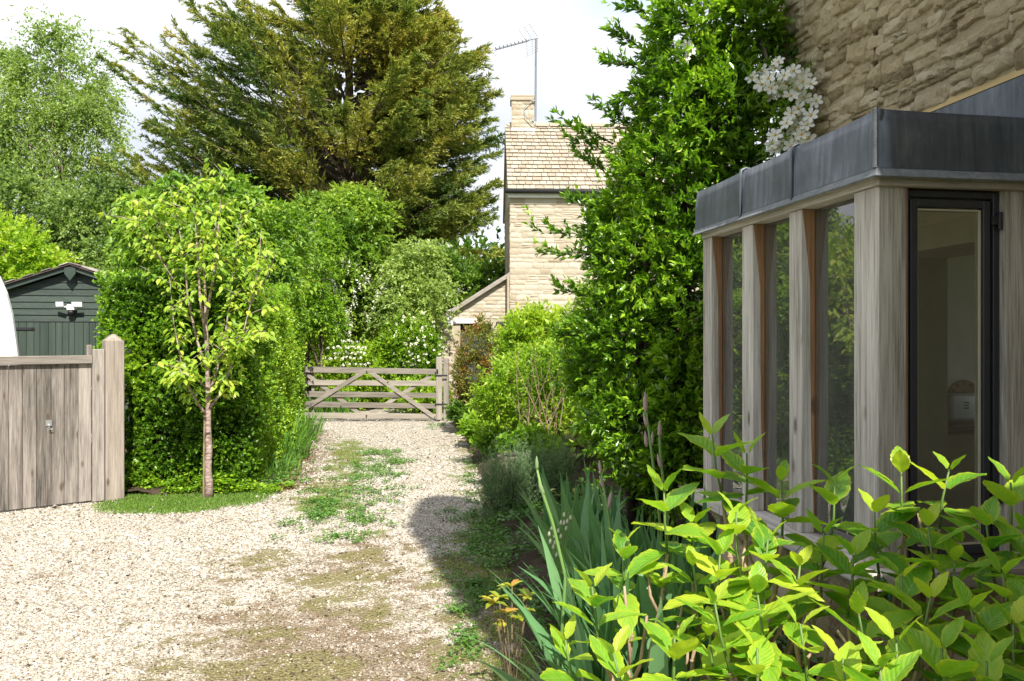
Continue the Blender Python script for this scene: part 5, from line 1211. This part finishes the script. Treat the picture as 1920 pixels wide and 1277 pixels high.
# --- right border, far to near
tree('photinia_bush', 'dense bush flecked with red new leaves in front of the lean-to door', gnd(905,15.2), at(905,640,15.2),
     LM(15.2,(905,650,0,44,46,.5),(890,700,0,36,45,.5),(930,690,0,42,60,.5),(900,745,0,36,30,.45)), MT['purple'], 2600, 11, .13, .042, .5, tr=.03, nlimb=14, tint=(.38,.34), lo=.6, cat='bush', nsc=3, bark='twig_dark')
tree('golden_bush', 'bright yellow-green bush rising beside the red flecked bush against the garden wall', gnd(985,13.5), at(985,620,13.5),
     LM(13.5,(985,615,0,42,34,.45),(1010,640,0,50,40,.5),(960,650,0,30,40,.4),(1050,620,0,45,34,.5)), MT['lime'], 1300, 11, .22, .075, .45, tr=.03, nlimb=12, tint=(.6,.25), lo=.5, cat='bush')
tree('climbing_rose', 'leafy rose hanging over the dark wall coping beside the evergreen shrub', gnd(1080,12.2), at(1080,620,12.2),
     LM(12.2,(1080,640,0,50,55,.4),(1060,700,0,60,50,.4),(1100,580,0,26,40,.3)), MT['green'], 1100, 11, .18, .065, .5, tr=.02, nlimb=10, tint=(.7,.22), lo=.5, cat='bush')
t = tree('spindle_shrub', 'open shrub with many bare tan stems and light green leaves in the right border', gnd(1000,10.9), at(1000,660,10.9),
     LM(10.9,(960,720,0,52,46,.5),(1010,690,0,56,40,.5),(1060,720,0,50,50,.45),(930,760,0,36,34,.4),(985,770,0,46,30,.45),(1050,780,0,40,34,.4)), MT['lime'], 1700, 9, .2, .062, .42, tr=.02, nlimb=10, tint=(.55,.25), lo=.5, cat='bush', bark='twig_tan')
w = MB()
for i in range(34):
    a = gnd(random.uniform(975,1050), 10.4+random.uniform(-.3,.5)); b = at(random.uniform(930,1085), random.uniform(640,760), 10.4+random.uniform(-.4,.6))
    w.tube([a, a.lerp(b,.35)+V(random.uniform(-.06,.06),0,.12), a.lerp(b,.7)+V(random.uniform(-.05,.05),0,.06), b], [.008,.007,.005,.002], 5)
w.build('stems', MT['twig_tan'], t)
for px, py, Y, rx, ry, lab in ((872,772,15.2,30,16,'dark leafy ground plant by the gate hinge post'),(905,800,13.2,34,22,'broad-leaved green plant spilling over the drive edge'),(935,826,11.6,34,22,'fresh green low plant behind the sawn log'),(1000,835,10.2,40,26,'low leafy plant under the bare stemmed shrub')):
    tree('edging_plant', lab, gnd(px,Y), at(px,py,Y), [lump(px,py,Y,rx,ry,.4), lump(px+rx*.5,py+ry*.5,Y-.3,rx*.7,ry*.7,.3)], MT['lime'] if Y < 15 else MT['green'], 500, 8, .14, .085, .75, tr=.015, nlimb=6, cat='plant', group='leafy plants along the drive edge', tint=(.42,.2), upn=.6)
lg = gnd(965,9.3); lo_ = empty('log_planter', lg); tag(lo_, 'short reddish-grey sawn log planter standing behind the rosemary', 'planter')
w = MB(); w.lathe(lg, [(.21,-.02),(.20,.2),(.205,.40),(.19,.42),(.13,.40),(.12,.3)], 18); w.build('log', bark_mat('log_bark', (.10,.065,.055), (.34,.25,.23)), lo_, jitter=.006)
def needles(name, label, base, lumps, n, mat, tint=.5, Ln=.028, k=26, ell=.28, cat='bush'):
    t = empty(name, base); tag(t, label, cat)
    P, O = sample_lumps(lumps, n, .35, 1.0, .4, 9, .5); O = nrm(O*.35 + rng.normal(size=O.shape)*.2 + [0,0,1.])
    Pl, D, N, LL, WW, s, idx = twigs(P-O*ell*.5, O, k, ell, Ln, .13, .9, 0, .3)
    leaves('foliage', Pl, D, N, LL, WW, np.clip(rng.normal(tint,.2,len(Pl)) + (s-.5)*.3 + (fbm(Pl,3,5)-.5)*.5,0,1), mat, t, T2)
    w = MB()
    for i in rng.choice(len(P), 60, replace=False):
        q = Vector(P[i]); b = Vector(base)+V(random.uniform(-.1,.1),random.uniform(-.1,.1),0); w.tube([b, b.lerp(q,.5)+V(0,0,-.05), q], [.008,.006,.003], 4)
    w.build('stems', MT['twig_dark'], t); return t
needles('rosemary', 'upright dark grey-green rosemary bush at the right edge of the drive', tuple(gnd(950,7.9)), LM(7.9,(930,905,0,42,55,.35),(975,900,0,46,60,.35),(1020,890,.2,44,55,.35),(950,945,0,50,40,.35),(1050,880,.5,40,45,.3)), 1500, MT['rosemary'], .45)
# hellebore in its pot
hp = at(1085,960,6.3); hb = V(hp.x, hp.y, .05)
pt_ = empty('plant_pot', hb); tag(pt_, 'wide terracotta pot half hidden behind the iris blades', 'pot')
w = MB(); w.lathe(hb, [(.17,0),(.21,.12),(.245,.28),(.27,.285),(.27,.33),(.235,.33),(.22,.26)], 24); w.build('bowl', MT['terracotta'], pt_, smooth=False)
w = MB(); w.lathe(hb, [(.0,.27),(.225,.272),(.225,.28),(0,.285)], 20); w.build('compost', MT['soil'], pt_)
hl = empty('hellebore', hb+V(0,0,.28)); tag(hl, 'hellebore with leathery leaves and lime bracts in the terracotta pot', 'plant')
MT['helle'] = leaf_mat('hellebore_leaf', [(.025,.06,.015),(.06,.13,.02),(.15,.22,.04),(.36,.42,.12)], .35, .25, 'obj')
HLm = tpl_mesh('leaf', T8, MT['helle']); w = MB()
for i in range(30):
    a = random.uniform(0,6.28); r_ = random.uniform(.02,.24); top_ = hb + V(math.cos(a)*r_, math.sin(a)*r_, .38+random.uniform(0,.20)-r_*.3); w.tube([hb+V(0,0,.27), hb.lerp(top_,.6)+V(0,0,.06), top_], .004, 4)
    lite = random.random() < .35
    for k in range(6):
        b = random.uniform(0,6.28); L_ = random.uniform(.05,.07) if lite else random.uniform(.08,.13)
        leaf_object(HLm, hl, axes_leaf(top_, (math.cos(b), math.sin(b), random.uniform(-.5,.3)), (0,0,1), L_, L_*(.7 if lite else .38)), random.gauss(.85 if lite else .3,.12))
w.build('stalks', MT['stem_green'], hl)

# --- bearded iris clump
ib = V(*at(1150,1200,3.3)[:2], .10); ic = empty('iris_clump', ib); tag(ic, 'large grey-green sword-leaved iris clump between the drive and bay window', 'plant')
def blade(p, d, h, wd, lean, tw, m):
    Vs = []; n = 9; sx = Vector(d).cross(V(0,0,1)); sx = (sx*math.cos(tw) + Vector(d)*math.sin(tw)).normalized(); nn = sx.cross(V(0,0,1))
    for j in range(n):
        q = j/(n-1); c = Vector(p) + V(0,0,1)*h*(q - .18*lean*q**3) + Vector(d)*h*lean*(.45*q+.55*q*q)*.6
        ww = wd*.5*(.85+.3*math.sin(q*2.2))*(1-q**5)**.8 * (1 if q < .75 else max(0,(1-(q-.75)/.25))**.6)
        ww = max(ww, .0008); Vs += [c-sx*ww, c+nn*ww*.16, c+sx*ww]
    Fs = []
    for j in range(n-1):
        b = 3*j; Fs += [(b,b+1,b+4,b+3),(b+1,b+2,b+5,b+4)]
    me = bpy.data.meshes.new('blade'); me.from_pydata([tuple(v) for v in Vs], [], Fs); me.materials.append(m); me.polygons.foreach_set('use_smooth',[True]*len(Fs)); return me
fans = []
for i in range(55):
    if i >= 48: q = at(random.uniform(1045,1150), 1180, random.uniform(4.4,5.2))
    elif i >= 36: q = at(random.uniform(1090,1270), 1180, random.uniform(3.6,4.5))
    elif i < 25: q = at(random.uniform(1130,1340), 1180, random.uniform(2.6,4.1))
    else: q = at(random.uniform(1090,1220), 1180, random.uniform(2.6,3.6))
    fans.append(V(q.x, q.y, .08))
for p in fans:
    a0 = random.uniform(0,6.28)
    for j in range(7):
        off = (j-3); a = a0 if off >= 0 else a0+math.pi
        # most of the clump leans towards the drive
        d = V(math.cos(a)*abs(off)*.16 + random.gauss(-.13,.14), math.sin(a)*abs(off)*.16 + random.gauss(-.10,.12), 0); ln = d.length; d.normalize()
        me = blade(p + V(random.gauss(0,.02),random.gauss(0,.02),0), d, random.uniform(.72,1.0)*(1-.05*abs(off)), random.uniform(.050,.072), min(1.0,ln*1.5), random.gauss(0,.5), MT['iris'])
        o = link('blade', me, None, ic); o.color = (min(1,max(0,random.gauss(.5,.2))),0,0,1)
MT['bud_green'] = plain('pale_green_bud', (.16,.24,.10), .6)
def bud(parent, p, d, L_, m, name='bud'):
    mb = MB(); d = Vector(d).normalized(); mb.tube([p, p+d*L_*.25, p+d*L_*.6, p+d*L_*.85, p+d*L_], [L_*.07, L_*.125, L_*.12, L_*.06, .001], 8); return mb.build(name, m, parent, smooth=True)
def iris_stem(pts, buds, m='iris_bud'):
    w = MB(); w.tube(pts, [.008]+[.006]*(len(pts)-2)+[.004], 7); w.build('flower_stem', MT['stem_green'], ic, smooth=True)
    for (p, d, L_, mm) in buds: bud(ic, p, d, L_, MT[mm])
def ip(px, py, Y=3.3): return at(px, py, Y)
iris_stem([V(*ip(1035,1270,2.9)[:2],.1), ip(1060,1080,2.9), ip(1036,980,2.9), ip(1016,920,2.9), ip(1007,880,2.9)], [(ip(1007,882,2.9),(-.03,0,1),.05,'bud_green'),(ip(1020,930,2.9),(-.35,0,1),.06,'bud_green')])
iris_stem([V(*ip(1245,1270,3.5)[:2],.1), ip(1240,1000,3.5), ip(1222,850,3.5), ip(1210,760,3.5)], [(ip(1211,772,3.5),(-.05,0,1),.085,'iris_bud'),(ip(1213,800,3.5),(-.25,0,1),.06,'iris_bud')])
bud(ic, ip(1208,748,3.5), (-.1,0,1), .03, MT['iris_dark'])
iris_stem([V(*ip(1260,1270,3.6)[:2],.1), ip(1252,980,3.6), ip(1238,850,3.6), ip(1236,810,3.6)], [(ip(1237,820,3.6),(0,0,1),.075,'iris_bud'),(ip(1241,880,3.6),(-.3,0,1),.07,'iris_bud'),(ip(1213,838,3.6),(-.12,0,1),.07,'iris_bud'),(ip(1222,835,3.6),(.06,0,1),.06,'iris_bud')])
iris_stem([V(*ip(1165,1270,3.4)[:2],.1), ip(1160,1080,3.4), ip(1140,960,3.4), ip(1126,880,3.4)], [(ip(1127,888,3.4),(-.15,0,1),.055,'iris_bud'),(ip(1140,955,3.4),(.2,0,1),.075,'iris_bud'),(ip(1131,915,3.4),(-.3,0,1),.05,'iris_bud')])
# nodding cream bells left of the blades
bf = empty('bellflower', V(*ip(1045,1200,3.6)[:2],.1)); tag(bf, 'nodding creamy white bell flowers at the left edge of the iris clump', 'flower')
w = MB()
for (px, py) in ((1035,985),(1040,1000),(1058,960),(1052,975),(1038,1020),(1044,1035),(1062,985),(1032,1010),(1070,965),(1048,1015),(1030,996),(1047,990),(1064,972),(1036,1045),(1052,1000),(1026,1028),(1058,975),(1041,1012)):
    p = ip(px,py,3.6); w.tube([V(bf.location.x,bf.location.y,.1), ip(1050,1100,3.6), p+V(.01,0,.03), p], [.004,.003,.002,.0015], 4)
    mb = MB(); mb.lathe(p-V(0,0,.02), [(.0075,0),(.007,.009),(.004,.017),(.001,.019)], 7); mb.build('bell', MT['blossom'], bf, smooth=True)
w.build('stalks', MT['stem_green'], bf)

hs = B(.0,.35,.0)
w = MB(); pa = [at(1640,1085,2.95), at(1655,1088,2.93), at(1668,1105,2.9), at(1674,1140,2.88), at(1676,1200,2.86), at(1670,1270,2.85)]
w.tube(pa, .011, 8); o = w.build('garden_hose', plain('dark_green_hose', (.015,.06,.03), .35), None, smooth=True); tag(o, 'dark green hose looping down the stone plinth below the bay sill', 'hose')

# --- hydrangeas in the foreground
MT['hyd_stem'] = bark_mat('hydrangea_stem', (.20,.13,.085), (.42,.31,.21))
MT['shoot'] = plain('soft_green_shoot', (.10,.17,.035), .5)
def hyd_leaf(name, m):
    nu, nv = 11, 4; vs, uv, fs = [], [], []; cup = random.uniform(.12,.34); curl = random.uniform(.02,.32); wav = random.uniform(.006,.022); ph = random.uniform(0,6); wb = random.uniform(.235,.295)
    for i in range(nu+1):
        u = i/nu; wd = wb*(math.sin(math.pi*min(1,u*.985+.015)**.80)**.85)*(1.0) + .002
        if u > .85: wd *= 1-.15*((u-.85)/.15)
        for j in range(-nv, nv+1):
            v = j/nv; ser = .012*math.cos(i*math.pi)*(abs(v) == 1)
            x = u - .0*abs(v) ; y = v*(wd+ser); z = cup*abs(y)*(1-.3*u) - curl*u*u + wav*math.sin(u*14-abs(v)*4+ph)*abs(v) + .010*math.cos((u*8-abs(v)*2.6*1)*2*math.pi)*abs(v)**.5*(1-abs(v)*.4)
            vs.append((x, y, z)); uv.append((u, v))
    W_ = 2*nv+1
    fs = [(i*W_+j, (i+1)*W_+j, (i+1)*W_+j+1, i*W_+j+1) for i in range(nu) for j in range(2*nv)]
    me = bpy.data.meshes.new(name); me.from_pydata(vs, [], fs); me.materials.append(m)
    ul = me.uv_layers.new(name='UVMap')
    for l in me.loops: ul.data[l.index].uv = uv[l.vertex_index]
    me.polygons.foreach_set('use_smooth', [True]*len(fs)); return me
HY = [hyd_leaf('leaf', MT['hydrangea']) for _ in range(10)]
def hyd_leaf_obj(parent, p, d, n_, L_, tint):
    o = bpy.data.objects.new('leaf', random.choice(HY)); COL.objects.link(o); o.parent = parent; o.matrix_parent_inverse = Matrix.Translation(parent.location).inverted()
    o.matrix_basis = axes_leaf(p, d, n_, L_, L_*random.uniform(.85,1.1)); o.color = (min(1,max(0,tint)),0,0,1); return o
def hydrangea(label, base, shoots, tint0, seed):
    random.seed(seed); t = empty('hydrangea', base); tag(t, label, 'shrub', 'hydrangeas in front of the bay window')
    for (px, py, Y, sz) in shoots:
        tip = at(px, py, Y); b = Vector(base) + V(random.uniform(-.12,.12), random.uniform(-.12,.12), 0)
        mid = b.lerp(tip,.5) + V(random.uniform(-.06,.06), random.uniform(-.05,.05), .03); k1 = tip - V((tip.x-mid.x)*.12+random.uniform(-.03,.03), 0, .20*sz)
        pts = [b, b.lerp(mid,.5)+V(random.uniform(-.02,.02),0,0), mid, mid.lerp(k1,.55)+V(random.uniform(-.02,.02),random.uniform(-.02,.02),0), k1]
        w = MB(); w.tube(pts, [.013,.011,.009,.0075,.006], 8)
        for q in pts[1:-1]: w.tube([q-V(0,0,.004), q, q+V(0,0,.004)], [.007,.0115,.007], 7)
        for _ in range(2):
            q0 = pts[1].lerp(pts[3], random.random()); q1 = q0 + V(random.uniform(-.16,.16), random.uniform(-.1,.1), random.uniform(.10,.30)); w.tube([q0, q0.lerp(q1,.5)+V(random.uniform(-.02,.02),0,-.01), q1], [.0065,.0055,.004], 7)
        w.build('woody_stem', MT['hyd_stem'], t, smooth=True)
        w = MB(); w.tube([k1, k1.lerp(tip,.5)+V(random.uniform(-.006,.006),0,0), tip], [.0045,.004,.003], 7); w.build('green_shoot', MT['shoot'], t, smooth=True)
        ax = (tip-k1).normalized(); az = random.uniform(0,3.14); npairs = 4
        for j in range(npairs):
            q = j/(npairs-1); p = k1.lerp(tip, q); L_ = sz*(.175,.170,.145,.085)[j]*random.uniform(.85,1.15)
            for sg in (0, math.pi):
                a = az+sg+random.gauss(0,.18); rad = V(math.cos(a), math.sin(a), 0); upw = (-.15,.15,.75,1.6)[j]+random.gauss(0,.22)
                d = rad + V(0,0,upw); n_ = V(-rad.x*upw*.9, -rad.y*upw*.9, 1.0)+V(random.gauss(0,.15),random.gauss(0,.15),0)
                pe = p + rad*.012 + V(0,0,.004); 
                hyd_leaf_obj(t, pe - d.normalized()*.004, d, n_, L_, tint0 + random.gauss(0,.19) + (q-.5)*.30)
            az += math.pi/2
        if random.random() < .8:    # small side shoot from the woody part
            p = mid.lerp(k1, random.uniform(.1,.8)); a = random.uniform(0,6.28)
            for sg in range(4):
                aa = a+sg*1.57; up_ = random.uniform(.3,1.3); d = V(math.cos(aa),math.sin(aa),up_); hyd_leaf_obj(t, p, d, V(-d.x*up_,-d.y*up_,1), sz*random.uniform(.05,.10), tint0+.12)
        for sg in range(random.choice((0,1,1,2)) if tint0 > .6 else random.choice((1,2,3))):
            p = b.lerp(mid, random.uniform(.5,1)) ; a = random.uniform(0,6.28); d = V(math.cos(a),math.sin(a),random.uniform(-.2,.5)); hyd_leaf_obj(t, p+d*.02, d, V(0,0,1)+V(random.gauss(0,.4),-.5+random.gauss(0,.4),0), sz*random.uniform(.12,.19), tint0-.10)
    return t
hydrangea('lime green hydrangea in front of the iris blades, leftmost of the foreground shrubs', V(*at(1235,1200,2.45)[:2],.08),
  [(1110,1100,2.35,.85),(1060,1200,2.3,.8),(1245,920,2.75,1.05),(1170,1015,2.7,.85),(1300,1060,2.6,.9),(1265,1195,2.2,.85),(1150,1225,2.1,.85),(1330,1190,2.3,.95),(1300,980,2.8,1.0)], .60, 11)
hydrangea('tall hydrangea with bright upright shoots crossing the bay sill', V(*at(1450,1200,2.55)[:2],.08),
  [(1335,815,2.85,1.15),(1400,850,2.85,1.1),(1465,900,2.8,.95),(1380,960,2.6,1.05),(1440,1010,2.5,1.0),(1350,1040,2.5,1.05),(1500,1060,2.45,.9),(1420,1110,2.3,1.05),(1340,1130,2.25,.95),(1500,1170,2.2,1.0),(1420,1215,2.1,1.0),(1565,905,2.75,1.1),(1545,1000,2.6,.95)], .56, 12)
hydrangea('dark green hydrangea below the casement window, at the right edge', V(*at(1690,1200,2.45)[:2],.08),
  [(1690,885,2.7,1.05),(1640,960,2.65,1.0),(1780,880,2.75,1.0),(1740,985,2.5,1.0),(1600,1040,2.5,.95),(1690,1080,2.35,1.05),(1610,1150,2.25,1.05),(1745,1120,2.25,1.0),(1680,1200,2.1,1.05),(1580,1235,2.05,1.0),(1790,1050,2.45,1.0),(1765,1215,2.05,1.05),(1650,1250,1.95,1.0)], .50, 13)
hydrangea('broad leaved hydrangea cut by the lower right corner of the view', V(*at(1880,1200,2.4)[:2],.08),
  [(1895,905,2.6,1.1),(1850,985,2.5,1.05),(1930,1000,2.4,1.1),(1880,1075,2.3,1.0),(1820,1140,2.15,1.05),(1900,1170,2.1,1.1),(1850,1240,1.95,1.05),(1945,1120,2.2,1.05),(1950,1240,2.0,1.05)], .46, 14)
random.seed(99)
# small golden leaved plant at the drive edge
gpn = empty('golden_seedling', V(*at(960,1170,3.6)[:2],.05)); tag(gpn, 'small yellow and orange tinted shrublet at the edge of the drive before the irises', 'plant')
MT['gold_o'] = leaf_mat('golden_leaf_single', [(.10,.17,.02),(.30,.36,.03),(.46,.42,.06),(.45,.22,.06)], .4, .4, 'obj')
GLm = tpl_mesh('leaf', T8, MT['gold_o']); w = MB()
for (px, py) in ((935,1120),(960,1100),(985,1145),(950,1150),(925,1130),(975,1160),(990,1120),(945,1175)):
    p = at(px, py, 3.55+random.uniform(-.1,.1)); w.tube([gpn.location, Vector(gpn.location).lerp(p,.5)+V(0,0,.04), p], .003, 4)
    for k in range(7):
        a = random.uniform(0,6.28); leaf_object(GLm, gpn, axes_leaf(p, (math.cos(a),math.sin(a),random.uniform(-.2,.7)), (0,0,1), random.uniform(.04,.075), .03), random.gauss(.5,.25))
w.build('stems', MT['twig_tan'], gpn)

# --- grass patch, weeds, moss tufts, ivy at the hedge foot
def scatter_grass(name, P, h, wd, tint, mat, label=None):
    n = len(P); D = rng.normal(size=(n,3))*.55; D[:,2] = 1; N = rng.normal(size=(n,3)); L_ = h*rng.uniform(.5,1.3,n)
    Vt, Fc = leaf_arrays(P, D, N, L_, wd, T2); me = np_mesh(name, Vt, Fc, mat, np.repeat(np.clip(tint+rng.normal(size=n)*.22,0,1),4)); o = link(name, me); o['kind'] = 'stuff'
    if label: o['label'] = label
    return o
n = 52000; X = rng.uniform(-4.6,-2.5,n); Y = rng.uniform(7.6,9.5,n)
cx_, cy_ = -3.45, 8.83
e_ = ((X-cx_ - .25*(Y-cy_))/.98)**2 + ((Y-cy_)/.86)**2 + (fbm(np.stack([X,Y,0*X],1),2.2,4)-.5)*1.1
k = (e_ < .95 - .5*rng.random(n)); P = np.stack([X,Y,0*X+.0],1)[k]
scatter_grass('grass_patch', P, .035, .006, .45, MT['grass'], 'short green grass around the foot of the young cherry')
def weeds(name, P, r, nl, L_, mat, label, tint=.5):
    Q = np.repeat(P, nl, 0); a = rng.uniform(0,6.283,len(Q)); rr = r*np.sqrt(rng.random(len(Q)))
    Q = Q + np.stack([np.cos(a)*rr, np.sin(a)*rr, rng.uniform(.005,.045,len(Q))],1); b = rng.uniform(0,6.283,len(Q)); D = np.stack([np.cos(b),np.sin(b),rng.uniform(-.1,.7,len(Q))],1); N = rng.normal(size=Q.shape)*.3+[0,0,1]
    LL = L_*rng.uniform(.6,1.3,len(Q)); Vt, Fc = leaf_arrays(Q, D, N, LL, LL*.7, T4)
    me = np_mesh(name, Vt, Fc, mat, np.repeat(np.clip(tint+rng.normal(size=len(Q))*.2,0,1),5)); o = link(name, me); tag(o, label, kind='stuff')
def gp_(px, py):
    Y = F*CAMH/(py-CY); return ((px-CX)/F*Y, Y, .005)
cl_ = []
for (px, py, sx, sy, k) in ((700,852,40,5,26),(740,868,30,7,16),(610,945,32,12,34),(600,968,40,8,24),(690,880,30,5,14),(665,900,28,8,18),(720,890,45,10,22),(640,960,60,20,20),(720,935,50,25,16),(820,800,25,6,14),(560,985,30,10,6),(745,850,30,8,10),(700,870,90,20,40),(650,925,90,22,44),(690,975,110,16,26),(880,905,14,30,16),(650,1010,120,14,14)):
    for _ in range(k): cl_.append(gp_(px+random.gauss(0,sx*.5), py+random.gauss(0,sy*.5)))
weeds('weeds', np.array(cl_), .07, 22, .030, MT['weed'], 'low green weeds along the middle strip of the drive')
cl_ = []
for _ in range(420):
    py = random.uniform(960,1277)**1.0; Yq = F*CAMH/(py-CY); X_ = float(xr(Yq)) + random.gauss(-.13,.16); 
    if fbm(np.array([[X_,Yq,0]]),2.0,8)[0] > .42: cl_.append((X_, Yq, .005))
weeds('ground_cover', np.array(cl_), .085, 30, .026, MT['weed'], 'creeping green weeds along the right edge of the gravel', .45)
cl_ = [(X_, Y_, .02) for X_, Y_ in ((random.gauss(-2.75,.18), random.uniform(9.0,9.5)) for _ in range(34))] + [(-4.6+random.random()*1.8, 9.15+random.gauss(0,.07), .02+random.random()**2*.16) for _ in range(150)]
cl_ = [c for c in cl_ if fbm(np.array([[c[0],c[1],0]]),3.0,61)[0] > .40]
weeds('ivy_seedlings', np.array(cl_), .09, 20, .042, MT['hedge'], 'pale ivy and seedlings at the foot of the hedge', .62)
cl_ = [(float(xl(Y_))+random.gauss(.08,.10), Y_, .01) for Y_ in np.linspace(9.6,16,130)]
weeds('verge_plants', np.array(cl_), .1, 24, .05, MT['weed'], 'rough greenery along the left edge of the drive', .5)
ng = 26000; Y = rng.uniform(7.0,15,ng); X = -2.0-.14*(Y-9)+rng.normal(size=ng)*.40
mo, li = ground_w(X, Y); k = rng.random(ng) < mo*1.2; P = np.stack([X,Y,0*X+.004],1)[k]
Y2 = rng.uniform(4.0,12,30000); X2 = xr(Y2) - np.abs(rng.normal(size=30000))*.35+.12; mo, li = ground_w(X2, Y2); k = rng.random(30000) < mo*.9; P = np.concatenate([P, np.stack([X2,Y2,0*X2+.004],1)[k]])
scatter_grass('moss_tufts', P, .018, .006, .6, MT['grass'], 'thin moss and grass tufts growing through the gravel')
n = 5000; Y = rng.uniform(8.9,15.5,n); X = xl(Y)+np.abs(rng.normal(size=n))*.3; D = rng.normal(size=(n,3)); D[:,2] *= .15; N = rng.normal(size=(n,3))*.3+[0,0,1]
Vt, Fc = leaf_arrays(np.stack([X,Y,0*X+.012],1), D, N, rng.uniform(.02,.045,n), .016, T2); me = np_mesh('leaf_litter', Vt, Fc, bark_mat('dry_leaves', (.09,.045,.02), (.26,.15,.07))); o = link('leaf_litter', me); tag(o, 'dry brown leaf litter along the hedge side of the drive', kind='stuff')
# hidden side bed filler: low leaves under the iris and hydrangea
n = 260; cl_ = []
for _ in range(n): Yq = random.uniform(1.9,9.0); cl_.append((float(xr(Yq))+random.uniform(.05,1.3), Yq, .13))
weeds('bed_plants', np.array(cl_), .14, 26, .05, MT['weed'], 'low leafy ground cover filling the border beneath the irises', .25)
